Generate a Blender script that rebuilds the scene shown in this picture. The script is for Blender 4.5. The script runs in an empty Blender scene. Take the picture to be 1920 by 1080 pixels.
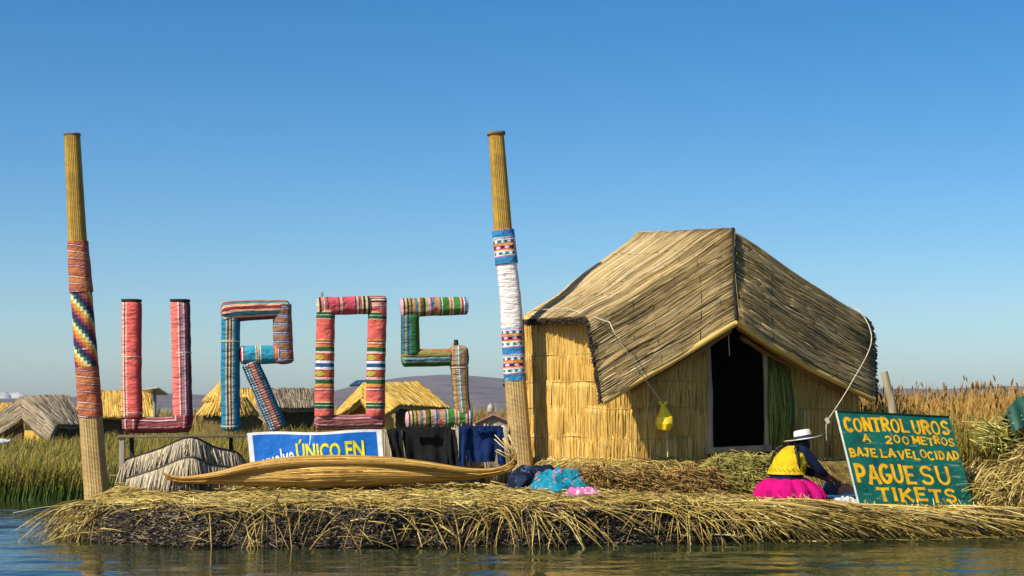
import bpy, bmesh, math, random
import numpy as np
from mathutils import Vector
rs = np.random.RandomState(7)
random.seed(7)
scene = bpy.context.scene

# ------------------------------------------------------------ camera, sky, sun
CAMZ, FPX, HOR = 1.6, 3200.0, 760.0
cd = bpy.data.cameras.new('camera'); cam = bpy.data.objects.new('camera', cd)
scene.collection.objects.link(cam); scene.camera = cam
cam.location = (0, 0, CAMZ); cam.rotation_euler = (math.radians(90), 0, 0)
cd.sensor_width = 36; cd.lens = FPX / 1920 * 36; cd.shift_y = (HOR - 540) / 1920
cd.clip_start = 0.5; cd.clip_end = 30000

SUN_EL, SUN_AZ = 42.0, 42.0          # azimuth: degrees towards the camera from due left
se, sa = math.radians(SUN_EL), math.radians(SUN_AZ)
to_sun = Vector((-math.cos(sa) * math.cos(se), -math.sin(sa) * math.cos(se), math.sin(se)))
ld = bpy.data.lights.new('sun', 'SUN'); sun = bpy.data.objects.new('sun', ld)
scene.collection.objects.link(sun)
ld.energy = 5.0; ld.angle = math.radians(0.5); ld.color = (1.0, 0.91, 0.76)
sun.rotation_euler = (-to_sun).to_track_quat('-Z', 'Y').to_euler()
world = bpy.data.worlds.new('World'); scene.world = world; world.use_nodes = True
wn, wl = world.node_tree.nodes, world.node_tree.links
sky = wn.new('ShaderNodeTexSky'); sky.sky_type = 'NISHITA'; sky.sun_disc = False
sky.sun_elevation = se; sky.sun_rotation = math.atan2(to_sun.x, to_sun.y) % (2 * math.pi)
sky.altitude = 0; sky.air_density = 0.7; sky.dust_density = 1.0; sky.ozone_density = 1.6
hs = wn.new('ShaderNodeHueSaturation'); hs.inputs['Saturation'].default_value = 1.45
wn['Background'].inputs['Strength'].default_value = 0.103
wl.new(sky.outputs[0], hs.inputs['Color']); mx = wn.new('ShaderNodeMix'); mx.data_type = 'RGBA'; mx.blend_type = 'MULTIPLY'; mx.inputs[0].default_value = 1; mx.inputs[7].default_value = (.97, 1.03, 1.0, 1)
wl.new(hs.outputs[0], mx.inputs[6]); wl.new(mx.outputs[2], wn['Background'].inputs['Color'])
scene.view_settings.view_transform = 'Standard'; scene.view_settings.look = 'None'
scene.view_settings.exposure = 0.42; scene.view_settings.gamma = 1.0
scene.cycles.max_bounces = 6; scene.cycles.transparent_max_bounces = 6

# ------------------------------------------------------------ small tools
def P(px, py, Y):
    return np.array([(px - 960) * Y / FPX, Y, CAMZ - (py - HOR) * Y / FPX])
def PP(lst): return np.array([P(*a) for a in lst])
def lin(c):
    if isinstance(c, str):
        c = [int(c[i:i + 2], 16) / 255 for i in (0, 2, 4)]
    return tuple((x / 12.92 if x <= 0.04045 else ((x + 0.055) / 1.055) ** 2.4) for x in c) + (1.0,)
def nrm(a):
    return a / np.maximum(np.linalg.norm(a, axis=-1, keepdims=True), 1e-9)
def sst(a, b, x):
    t = np.clip((x - a) / (b - a), 0, 1); return t * t * (3 - 2 * t)
def fbm(x, y, seed=0, oct=4, f=1.0):
    r = np.random.RandomState(seed); o = 0; amp = 1
    for k in range(oct):
        for j in range(3):
            a = r.uniform(0, 6.28); ff = f * 2 ** k * r.uniform(.7, 1.3)
            o = o + amp * np.sin((x * math.cos(a) + y * math.sin(a)) * ff * 6.28 + r.uniform(0, 6.28)) / 3
        amp *= .5
    return o
def resample(pts, n, smooth=True):
    pts = np.asarray(pts, float)
    if smooth and len(pts) > 2:       # Catmull-Rom
        ext = np.vstack([2 * pts[0] - pts[1], pts, 2 * pts[-1] - pts[-2]]); out = []
        for i in range(1, len(ext) - 2):
            for t in np.linspace(0, 1, 12, endpoint=False):
                a, b, c, d = ext[i - 1:i + 3]
                out.append(.5 * (2 * b + (c - a) * t + (2 * a - 5 * b + 4 * c - d) * t * t + (3 * b - a - 3 * c + d) * t ** 3))
        out.append(pts[-1]); pts = np.array(out)
    s = np.r_[0, np.cumsum(np.linalg.norm(np.diff(pts, axis=0), axis=1))]
    q = np.linspace(0, s[-1], n)
    return np.stack([np.interp(q, s, pts[:, k]) for k in range(pts.shape[1])], 1)

class Geo:
    """collects verts/faces; build() links ONE mesh object"""
    def __init__(s): s.v = []; s.f = []; s.r = []; s.uv = []; s.n = 0
    def add(s, v, faces, rnd=0.0, uv=None):
        v = np.asarray(v, float).reshape(-1, 3); m = len(v)
        s.v.append(v); s.r.append(np.broadcast_to(np.asarray(rnd, float), (m,)).copy())
        s.uv.append(np.zeros((m, 3)) if uv is None else np.c_[np.asarray(uv).reshape(m, -1)[:, :2], np.zeros(m)])
        for f in faces:
            f = np.asarray(f, int)
            if f.size: s.f.append(f + s.n)
        s.n += m; return s
    def grid(s, G, rnd=0.0, uv=None, wrapv=False, flip=False):
        M, N = G.shape[:2]; idx = np.arange(M * N).reshape(M, N)
        if wrapv: idx = np.c_[idx, idx[:, :1]]
        q = np.stack([idx[:-1, :-1], idx[1:, :-1], idx[1:, 1:], idx[:-1, 1:]], -1).reshape(-1, 4)
        if flip: q = q[:, ::-1]
        if uv is None:
            a, b = np.meshgrid(np.linspace(0, 1, M), np.linspace(0, 1, N), indexing='ij'); uv = np.stack([a, b], -1)
        return s.add(G.reshape(-1, 3), [q], np.asarray(rnd).reshape(-1) if np.ndim(rnd) else rnd, uv.reshape(-1, 2))
    def slab(s, G, th, rnd=0.0, nrmv=None):
        M, N = G.shape[:2]
        n = nrmv if nrmv is not None else nrm(np.cross(np.gradient(G, axis=0), np.gradient(G, axis=1)))
        B = G - n * th; s.grid(G, rnd); s.grid(B, rnd, flip=True)
        for A_, B_ in ((G[0], B[0]), (G[-1], B[-1]), (G[:, 0], B[:, 0]), (G[:, -1], B[:, -1])):
            s.grid(np.stack([A_, B_]), rnd)
        return s
    def tubes(s, paths, rad, rnd=None, sides=3, taper=None, rr=rs):
        paths = np.asarray(paths, float); N, K = paths.shape[:2]
        if N == 0: return s
        t = nrm(np.gradient(paths, axis=1))
        ref = nrm(rr.normal(size=(N, 1, 3)))
        n1 = nrm(ref - (ref * t).sum(-1, keepdims=True) * t); n2 = np.cross(t, n1)
        rad = np.broadcast_to(np.asarray(rad, float).reshape(-1, 1) if np.ndim(rad) == 1 else np.asarray(rad, float), (N, K)).copy()
        if taper is not None: rad *= np.asarray(taper)[None, :]
        a = np.arange(sides) * 2 * math.pi / sides
        V = paths[:, :, None] + rad[:, :, None, None] * (n1[:, :, None] * np.cos(a)[:, None] + n2[:, :, None] * np.sin(a)[:, None])
        idx = np.arange(N * K * sides).reshape(N, K, sides); j = np.r_[1:sides, 0]
        q = np.stack([idx[:, :-1], idx[:, :-1][:, :, j], idx[:, 1:][:, :, j], idx[:, 1:]], -1).reshape(-1, 4)
        caps = [idx[:, 0, ::-1], idx[:, -1, :]]
        r = rr.rand(N) if rnd is None else np.broadcast_to(rnd, (N,))
        uv = np.zeros((N, K, sides, 2)); uv[..., 0] = np.linspace(0, 1, K)[None, :, None]; uv[..., 1] = r[:, None, None]
        return s.add(V, [q] + caps, np.repeat(r, K * sides), uv)
    def ribbons(s, paths, wid, rnd=None, taper=None, rr=rs):
        paths = np.asarray(paths, float); N, K = paths.shape[:2]
        t = nrm(np.gradient(paths, axis=1)); a = rr.uniform(-.9, .9, N)
        ref = np.stack([np.cos(a), np.sin(a), a * 0], -1)[:, None]
        n1 = nrm(ref - (ref * t).sum(-1, keepdims=True) * t)
        w = np.asarray(wid, float).reshape(-1, 1) * (np.asarray(taper)[None] if taper is not None else np.ones((1, K)))
        V = np.stack([paths - n1 * w[..., None], paths + n1 * w[..., None]], 2)
        idx = np.arange(N * K * 2).reshape(N, K, 2)
        q = np.stack([idx[:, :-1, 0], idx[:, :-1, 1], idx[:, 1:, 1], idx[:, 1:, 0]], -1).reshape(-1, 4)
        r = rr.rand(N) if rnd is None else np.broadcast_to(rnd, (N,))
        uv = np.zeros((N, K, 2, 2)); uv[..., 0] = np.linspace(0, 1, K)[None, :, None]; uv[..., 1] = r[:, None, None]
        return s.add(V, [q], np.repeat(r, K * 2), uv)
    def tube(s, pts, rad, sides=16, K=None, sq=0.0, ref=(0, -1, 0), bump=None, caps=True, dome=0.0, rnd=0.0, smooth=True, flat=(1, 1)):
        """one shaped tube; u = arc length, v = angle (0.5 = towards ref)"""
        pts = np.asarray(pts, float); K = K or max(2, len(pts) * 6); C = resample(pts, K, smooth)
        if np.ndim(rad): rad = np.interp(np.linspace(0, 1, K), np.linspace(0, 1, len(rad)), rad)
        else: rad = np.full(K, float(rad))
        if dome > 0:                                     # rounded ends
            L = np.linalg.norm(np.diff(C, axis=0), axis=1).sum(); d = np.linspace(0, L, K); e = np.minimum(d, L - d)
            rad = rad * np.sqrt(np.clip(1 - (1 - np.clip(e / (dome), 0, 1)) ** 2, .06, 1))
        t = nrm(np.gradient(C, axis=0)); ref = np.array(ref, float)[None]
        n1 = nrm(ref - (ref * t).sum(-1, keepdims=True) * t); n2 = np.cross(t, n1)
        a = (np.arange(sides + 1) / sides - .5) * 2 * math.pi
        k = 1.0 if sq == 0 else None
        ca, sa_ = np.cos(a), np.sin(a)
        m = np.ones_like(a) if k else (np.abs(ca) ** (2 + sq) + np.abs(sa_) ** (2 + sq)) ** (-1 / (2 + sq))
        S = np.linalg.norm(np.diff(C, axis=0), axis=1); u = np.r_[0, np.cumsum(S)]
        R = rad[:, None] * m[None]
        if bump is not None: R = R * (1 + bump(u[:, None], a[None]))
        V = C[:, None] + R[..., None] * (n1[:, None] * ca[None, :, None] * flat[0] + n2[:, None] * sa_[None, :, None] * flat[1])
        uv = np.stack(np.broadcast_arrays(u[:, None], (a / (2 * math.pi) + .5)[None]), -1)
        s.grid(V, rnd, uv)
        if caps:
            for e in (0, -1):
                m_ = len(a) - 1
                s.add(np.vstack([V[e, :-1], C[e] + 0 * C[e]]), [np.array([[i, (i + 1) % m_, m_] for i in range(m_)])[:, ::(1 if e else -1)]], rnd,
                      np.vstack([uv[e, :-1], [[u[e], .5]]]))
        return s
    def box(s, c, size, R=None, rnd=0.0, bev=0.0):
        x, y, z = np.array(size) / 2; b = min(bev, x * .9, y * .9, z * .9)
        bm = bmesh.new(); bmesh.ops.create_cube(bm, size=1)
        for v in bm.verts: v.co = (v.co.x * 2 * x, v.co.y * 2 * y, v.co.z * 2 * z)
        if b > 0: bmesh.ops.bevel(bm, geom=bm.edges[:], offset=b, segments=2, affect='EDGES', profile=.6)
        V = np.array([v.co[:] for v in bm.verts]); bm.verts.index_update(); F = {}
        for f in bm.faces: F.setdefault(len(f.verts), []).append([v.index for v in f.verts])
        bm.free()
        if R is not None: V = V @ np.asarray(R).T
        return s.add(V + np.asarray(c), [np.array(x_) for x_ in F.values()], rnd, V[:, [0, 2]])
    def beam(s, a, b, w, h, rnd=0.0, bev=.006):
        a, b = np.asarray(a, float), np.asarray(b, float); t = nrm(b - a); L = np.linalg.norm(b - a)
        up = np.array([0, 0, 1.]) if abs(t[2]) < .9 else np.array([0, 1., 0]); y = nrm(np.cross(up, t)); z = np.cross(t, y)
        return s.box((a + b) / 2, (L, w, h), np.stack([t, y, z], 1), rnd, bev)
    def build(s, name, mat, parent=None, loc=None, smooth=True, coll=None):
        V = np.vstack(s.v); off = np.zeros(3)
        if parent is not None: off = np.array(root_loc(parent))
        elif loc is not None: off = np.array(loc, float)
        me = bpy.data.meshes.new(name); me.vertices.add(len(V)); me.vertices.foreach_set('co', (V - off).ravel())
        cnt = np.concatenate([np.full(len(f), f.shape[1]) for f in s.f]); li = np.concatenate([f.ravel() for f in s.f])
        me.loops.add(len(li)); me.loops.foreach_set('vertex_index', li.astype(np.int32))
        me.polygons.add(len(cnt)); me.polygons.foreach_set('loop_start', np.r_[0, np.cumsum(cnt)[:-1]].astype(np.int32))
        me.polygons.foreach_set('use_smooth', np.full(len(cnt), smooth))
        me.update(calc_edges=True)
        a = me.attributes.new('rnd', 'FLOAT', 'POINT'); a.data.foreach_set('value', np.concatenate(s.r))
        a = me.attributes.new('st', 'FLOAT_VECTOR', 'POINT'); a.data.foreach_set('vector', np.vstack(s.uv).ravel())
        if mat is not None: me.materials.append(mat)
        o = bpy.data.objects.new(name, me); scene.collection.objects.link(o)
        if parent is not None: o.parent = parent
        elif loc is not None: o.location = loc
        return o
def root_loc(o):
    while o.parent: o = o.parent
    return o.location
def tag(o, label=None, cat=None, group=None, kind=None):
    if label: o['label'] = label
    if cat: o['category'] = cat
    if group: o['group'] = group
    if kind: o['kind'] = kind
    return o
def thing(name, label, cat, loc, group=None):
    o = bpy.data.objects.new(name, None); scene.collection.objects.link(o)
    o.location = tuple(float(x) for x in loc); o.empty_display_size = .1
    return tag(o, label, cat, group)

# ------------------------------------------------------------ materials
class MB:
    def __init__(s, name, rough=.7, spec=.3):
        s.m = bpy.data.materials.new(name); s.m.use_nodes = True; s.t = s.m.node_tree; s.n = s.t.nodes; s.l = s.t.links
        s.b = s.n['Principled BSDF']; s.b.inputs['Roughness'].default_value = rough; s.b.inputs['Specular IOR Level'].default_value = spec
    def node(s, typ, **kw):
        n = s.n.new(typ)
        for k, v in kw.items():
            if k.startswith('i_'): n.inputs[k[2:].replace('_', ' ')].default_value = v
            else: setattr(n, k, v)
        return n
    def attr(s, nm, out='Fac'):
        return s.node('ShaderNodeAttribute', attribute_name=nm).outputs[out]
    def math(s, op, a, b=0.0, c=None):
        n = s.node('ShaderNodeMath', operation=op)
        for i, x in enumerate((a, b) if c is None else (a, b, c)):
            if isinstance(x, (int, float)): n.inputs[i].default_value = x
            else: s.l.new(x, n.inputs[i])
        return n.outputs[0]
    def mix(s, f, a, b, typ='MIX'):
        n = s.node('ShaderNodeMix', data_type='RGBA', blend_type=typ)
        for k, x in ((0, f), (6, a), (7, b)):
            if isinstance(x, (int, float)): n.inputs[k].default_value = x
            elif isinstance(x, tuple): n.inputs[k].default_value = x
            else: s.l.new(x, n.inputs[k])
        return n.outputs[2]
    def ramp(s, f, stops, interp='LINEAR'):
        n = s.node('ShaderNodeValToRGB'); e = n.color_ramp.elements; n.color_ramp.interpolation = interp
        while len(e) > 1: e.remove(e[-1])
        e[0].position = stops[0][0]; e[0].color = stops[0][1]
        for p, c in stops[1:]: k = e.new(min(p, 1.0)); k.color = c
        s.l.new(f, n.inputs[0]); return n.outputs[0]
    def noise(s, scale, detail=3, vec=None, mapping=None, rough=.55, out='Fac'):
        n = s.node('ShaderNodeTexNoise'); n.inputs['Scale'].default_value = scale; n.inputs['Detail'].default_value = detail; n.inputs['Roughness'].default_value = rough
        if vec is None: vec = s.node('ShaderNodeTexCoord').outputs['Object']
        if mapping:
            mp = s.node('ShaderNodeMapping'); mp.inputs['Scale'].default_value = mapping; s.l.new(vec, mp.inputs[0]); vec = mp.outputs[0]
        s.l.new(vec, n.inputs['Vector']); return n.outputs[out]
    def color(s, c):
        if isinstance(c, tuple): s.b.inputs['Base Color'].default_value = c
        else: s.l.new(c, s.b.inputs['Base Color'])
    def bump(s, h, dist=.01, strength=1.0):
        n = s.node('ShaderNodeBump'); n.inputs['Distance'].default_value = dist; n.inputs['Strength'].default_value = strength
        s.l.new(h, n.inputs['Height']); s.l.new(n.outputs[0], s.b.inputs['Normal'])

def reed_mat(name, cols, rough=.55, patch=.35, patch_scale=1.6, spec=.35, dark=.6):
    """stalks: the colour of each comes from its own random number"""
    b = MB(name, rough, spec); k = len(cols) - 1
    c = b.ramp(b.attr('rnd'), [(i / k, lin(x)) for i, x in enumerate(cols)])
    nz = b.noise(patch_scale, 4)
    f = b.ramp(nz, [(.35, (1, 1, 1, 1)), (.65, (dark,) * 3 + (1,))])
    c = b.mix(patch, c, f, 'MULTIPLY')
    fine = b.ramp(b.noise(40, 2), [(.3, (.82, .82, .82, 1)), (.7, (1.08, 1.08, 1.08, 1))])
    b.color(b.mix(.6, c, fine, 'MULTIPLY'))
    return b.m
def plain(name, c, rough=.7, spec=.3, nz=.25, scale=14, bump=0.0, bscale=60, mapping=None):
    b = MB(name, rough, spec); c = lin(c)
    f = b.ramp(b.noise(scale, 4, mapping=mapping), [(.3, (1 - nz,) * 3 + (1,)), (.7, (1 + nz * .6,) * 3 + (1,))])
    b.color(b.mix(1.0, c, f, 'MULTIPLY'))
    if bump: b.bump(b.noise(bscale, 3, mapping=mapping), bump)
    return b.m
def cloth(name, stripes, axis='u', length=1.0, wob=.012, soft='CONSTANT', fade=.18, tilt=0.0, ticks=None, motif=None):
    """woven textile: stripes = [(width, hex)] repeated over `length` metres (u) or one turn (v)"""
    b = MB(name, .85, .15); st = b.attr('st', 'Vector'); sp = b.node('ShaderNodeSeparateXYZ'); b.l.new(st, sp.inputs[0])
    u, v = sp.outputs[0], sp.outputs[1]
    nzw = b.math('MULTIPLY', b.math('SUBTRACT', b.noise(5, 2), .5), wob * 2)
    if axis == 'u': x = b.math('DIVIDE', b.math('ADD', u, b.math('MULTIPLY', v, tilt)), length)
    else: x = b.math('ADD', v, b.math('MULTIPLY', u, tilt))
    x = b.math('FRACT', b.math('ADD', x, nzw))
    tot = sum(w for w, _ in stripes); acc = 0; stops = []
    for w, c in stripes:
        stops.append((acc / tot, lin(c))); acc += w
    assert len(stops) <= 32, name
    c = b.ramp(x, stops, soft)
    if motif:                                            # little woven figures in the given band of x
        for (x0, x1, col, rep) in motif:
            inb = b.math('MULTIPLY', b.math('GREATER_THAN', x, x0), b.math('LESS_THAN', x, x1))
            y = v if axis == 'u' else u
            s1 = b.math('SINE', b.math('MULTIPLY', y, rep * 6.283))
            tri = b.math('ABSOLUTE', b.math('SUBTRACT', b.math('DIVIDE', b.math('SUBTRACT', x, x0), x1 - x0), .5))
            d = b.math('GREATER_THAN', b.math('SUBTRACT', s1, b.math('MULTIPLY', tri, 2.4)), -.35)
            c = b.mix(b.math('MULTIPLY', inb, d), c, lin(col))
    if ticks:                                            # short weft dashes across a stripe
        x0, x1, col, per = ticks
        y = u if axis == 'v' else v
        inb = b.math('MULTIPLY', b.math('GREATER_THAN', x, x0), b.math('LESS_THAN', x, x1))
        d = b.math('GREATER_THAN', b.math('SINE', b.math('MULTIPLY', y, 6.283 / per)), .1)
        c = b.mix(b.math('MULTIPLY', b.math('MULTIPLY', inb, d), .8), c, lin(col))
    f = b.ramp(b.noise(6, 5), [(.25, (1 - fade * 1.3,) * 3 + (1,)), (.75, (1 + fade * .4,) * 3 + (1,))])
    c = b.mix(1.0, c, f, 'MULTIPLY')
    hv = b.node('ShaderNodeHueSaturation'); hv.inputs['Saturation'].default_value = .94; b.l.new(c, hv.inputs['Color']); c = hv.outputs[0]
    b.color(c)
    wr = b.noise(7, 5, mapping=(1, 1, 3) if axis == 'v' else (1, 1, 1.6))
    b.bump(wr, .06, .9)
    return b.m
def weave(name, ca, cb, cd_, nu=70, nv=16):
    """fine reed matting: cells of ca/cb with dark binding lines"""
    b = MB(name, .6, .3); st = b.attr('st', 'Vector'); sp = b.node('ShaderNodeSeparateXYZ'); b.l.new(st, sp.inputs[0])
    jit = b.math('MULTIPLY', b.math('SUBTRACT', b.noise(7, 3), .5), .012)
    u = b.math('ADD', sp.outputs[0], jit); v = b.math('ADD', sp.outputs[1], b.math('MULTIPLY', jit, .6))
    fu = b.math('PINGPONG', b.math('MULTIPLY', u, nu), .5); fv = b.math('PINGPONG', b.math('MULTIPLY', v, nv), .5)
    cu = b.math('FLOOR', b.math('MULTIPLY', v, nv)); 
    wn_ = b.node('ShaderNodeTexWhiteNoise', noise_dimensions='1D'); b.l.new(cu, wn_.inputs['W'])
    c = b.mix(wn_.outputs[0], lin(ca), lin(cb))
    lu = b.math('MULTIPLY', b.math('LESS_THAN', fu, .13), b.math('GREATER_THAN', b.noise(9, 3), .40))
    lv = b.math('MULTIPLY', b.math('LESS_THAN', fv, .10), b.math('GREATER_THAN', b.noise(13, 3), .5))
    ln = b.math('MAXIMUM', lu, lv)
    c = b.mix(b.math('MULTIPLY', ln, .75), c, lin(cd_))
    f = b.ramp(b.noise(3.5, 4), [(.3, (.72, .72, .72, 1)), (.7, (1.1, 1.1, 1.1, 1))])
    b.color(b.mix(1.0, c, f, 'MULTIPLY'))
    b.bump(b.math('ADD', b.math('MULTIPLY', fv, 1.0), b.math('MULTIPLY', fu, .7)), .02, .7)
    return b.m

M = {}
M['roof'] = reed_mat('roof_reed', ['2c2416', '78643c', 'a88f5a', 'bca472', 'd8caa2'], .48, .5, 1.1, dark=.55)
M['roof_dark'] = reed_mat('eave_ends', ['1c1712', '3a3022', '54462e'], .8)
M['wall'] = reed_mat('wall_reed', ['8c6830', 'bc9240', 'd0a750', 'dab662', 'e6ca80'], .45, .4, 2.2)
M['rim'] = reed_mat('pale_reed_ends', ['a8884a', 'd9bb78', 'ead39a'], .6)
M['inner_shade'] = plain('inner_shade_black', '1c150c', .9, .1)  # near-black colour stands in for the shade inside the hut
M['dry'] = reed_mat('straw', ['3a2c14', '866c34', 'b49a4a', 'ccb45c', 'e0d090'], .5, .5, 1.3, dark=.66)
M['brown'] = reed_mat('brown_straw', ['3c2a14', '7c5c2c', 'a48244', 'c4a460'], .6, .4, 2)
M['greens'] = reed_mat('fresh_straw', ['4c4a1c', '838038', 'a39a4a', 'c4b86c'], .5, .4, 2)
M['grey_reed'] = reed_mat('weathered_reed', ['4a4234', '8a7c68', 'aa9c86', 'c2b69e', 'cfc090'], .7, .4, 2)
M['bank'] = reed_mat('wet_debris', ['0c0a08', '261c12', '42321f', '6a5436', 'a09478'], .35, .3, 2, spec=.6)
M['cord'] = plain('cord', 'c4bba2', .8)
M['wood_grey'] = plain('grey_wood', '8c8578', .8, nz=.3, scale=8, bump=.004, mapping=(1, 1, .15))
M['wood_brown'] = plain('old_wood', '7a6a50', .8, nz=.35, scale=8, bump=.006, bscale=20, mapping=(1, 1, .2))
M['wood_dark'] = plain('dark_wood', '2c2620', .8)
M['black'] = plain('black_cloth', '1d1e1e', .9, .1, bump=.01, bscale=12)
M['navy'] = plain('navy_cloth', '142a55', .9, .1, bump=.01, bscale=14)

# ------------------------------------------------------------ ground, island
OUT = np.array([(-5.72, 21.5), (-5.42, 20.8), (-4.63, 19.6), (-3.4, 19.2), (-2.15, 19.1), (.24, 19.3), (2.09, 19.7), (3.43, 20.25), (4.76, 20.6), (6.2, 21.0), (9.5, 22),
                (9.5, 28.5), (2, 28), (-2, 26), (-4.4, 24.6), (-5.3, 23.2), (-5.72, 22.3)])
MOUND = np.array([(-.05, 23.6), (1.25, 21.75), (2.3, 22.1), (3.3, 22.5), (5.0, 23.5), (3.6, 25.7)])
def sdist(X, Y, poly):
    X, Y = np.asarray(X, float), np.asarray(Y, float); best = np.full(X.shape, 1e9); ins = np.zeros(X.shape, bool)
    for (x0, y0), (x1, y1) in zip(poly, np.roll(poly, -1, 0)):
        dx, dy = x1 - x0, y1 - y0; t = np.clip(((X - x0) * dx + (Y - y0) * dy) / (dx * dx + dy * dy), 0, 1)
        best = np.minimum(best, np.hypot(X - x0 - t * dx, Y - y0 - t * dy))
        c = (y0 > Y) != (y1 > Y)
        with np.errstate(divide='ignore', invalid='ignore'):
            ins ^= c & (X < (x1 - x0) * (Y - y0) / (y1 - y0 + 1e-12) + x0)
    return np.where(ins, best, -best)
def topz(X, Y, rough=1.0):
    d = sdist(X, Y, OUT) + .05 * fbm(X, Y, 3, 3, .8)
    top = .43 - .05 * sst(1.5, 3.4, X) - .11 * sst(3.5, 4.7, X) - .16 * sst(-5.0, -6.2, X)
    h = top * (.82 * sst(-.02, .26, d) + .18 * sst(.1, .8, d)) + .07 * sst(.5, 2.2, d)
    m = sst(-.32, .05, sdist(X, Y, MOUND)); h = h * (1 - m) + .84 * m
    h = h + .14 * np.exp(-(((X - 3.02) / .45) ** 2 + ((Y - 22.2) / .24) ** 2) ** 2)
    h = h + .70 * np.exp(-(((X - 7.4) / .8) ** 2 + ((Y - 22.8) / .8) ** 2))
    h = h + .15 * np.exp(-(((X + 4.9) / 1.0) ** 2 + ((Y - 22.7) / .9) ** 2)) * sst(.1, .5, d)
    h = h + .02 * rough * fbm(X, Y, 5, 4, .9) * sst(0, .4, d)
    return np.where(d < -.02, -.35, h - .06 * sst(.06, -.02, d))
def island():
    xs = np.arange(-6.5, 9.4, .045); ys = np.r_[np.arange(18.8, 23.2, .03), np.arange(23.2, 28.4, .12)]
    X, Y = np.meshgrid(xs, ys, indexing='ij'); Z = topz(X, Y); d = sdist(X, Y, OUT)
    bank = sst(.55, .15, d) * (Z > -.3)
    Z = Z + bank * .035 * fbm(X, Y, 9, 4, 3.5)
    Yd = Y - bank * (.05 * fbm(X * 1.3, Z * 5, 11, 4, 1.2))
    g = Geo(); g.grid(np.stack([X, Yd, Z], -1), sst(.5, .2, d + .12 * fbm(X, Y, 12, 4, .6)))
    b = MB('island_soil', .75, .35)
    wet = b.attr('rnd')
    dk = b.ramp(b.noise(28, 6, rough=.7), [(.3, lin('0e0b08')), (.5, lin('2e2216')), (.62, lin('56422a')), (.75, lin('8a7a5c'))])
    st = b.ramp(b.noise(18, 5, mapping=(.25, 1, 1)), [(.3, lin('4a3a18')), (.6, lin('94803e')), (.8, lin('b8a558'))])
    b.color(b.mix(wet, st, dk))
    b.bump(b.noise(30, 6, rough=.7), .05, 1)
    tag(g.build('island_ground', b.m), kind='structure')
island()

# water: real ripples round the island, flat sheet beyond
def water():
    b = MB('lake_water', .04, .5)
    b.color(lin('26301c')); b.b.inputs['IOR'].default_value = 1.33
    b.bump(b.noise(1.0, 2, mapping=(5, 14, 1)), .004, 1)
    x0, x1, y0, y1 = -14.0, 12.0, 11.0, 31.0
    xs = np.arange(x0, x1 + .01, .05); ys = np.arange(y0, y1 + .01, .035); X, Y = np.meshgrid(xs, ys, indexing='ij'); r = np.random.RandomState(17); Z = np.zeros_like(X)
    for k in range(34):
        wl_ = .16 * (1.9 / .16) ** r.rand(); a = r.normal(math.pi / 2, .42); amp = .0025 * wl_ ** .95
        Z += amp * np.sin((X * math.cos(a) + Y * math.sin(a)) * 6.283 / wl_ + r.uniform(0, 6.28) + .8 * fbm(X, Y, k, 2, .12))
    gust = .55 + .45 * np.clip(fbm(X * .5, Y, 31, 3, .16) + .3, 0, 1)
    e = np.minimum(np.minimum(X - x0, x1 - X), np.minimum(Y - y0, y1 - Y)); Z *= gust * sst(0, 1.2, e)
    g = Geo(); g.grid(np.stack([X, Y, Z], -1))
    xa, ya = xs[-1], ys[-1]
    for a0, a1, b0, b1 in ((-1650, 1650, -30, y0), (-1650, x0, y0, ya), (xa, 1650, y0, ya), (-1650, 1650, ya, 3690)):
        g.grid(np.array([[(a0, b0, 0), (a0, b1, 0)], [(a1, b0, 0), (a1, b1, 0)]], float))
    tag(g.build('lake_water', b.m), kind='structure')
water()

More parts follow.
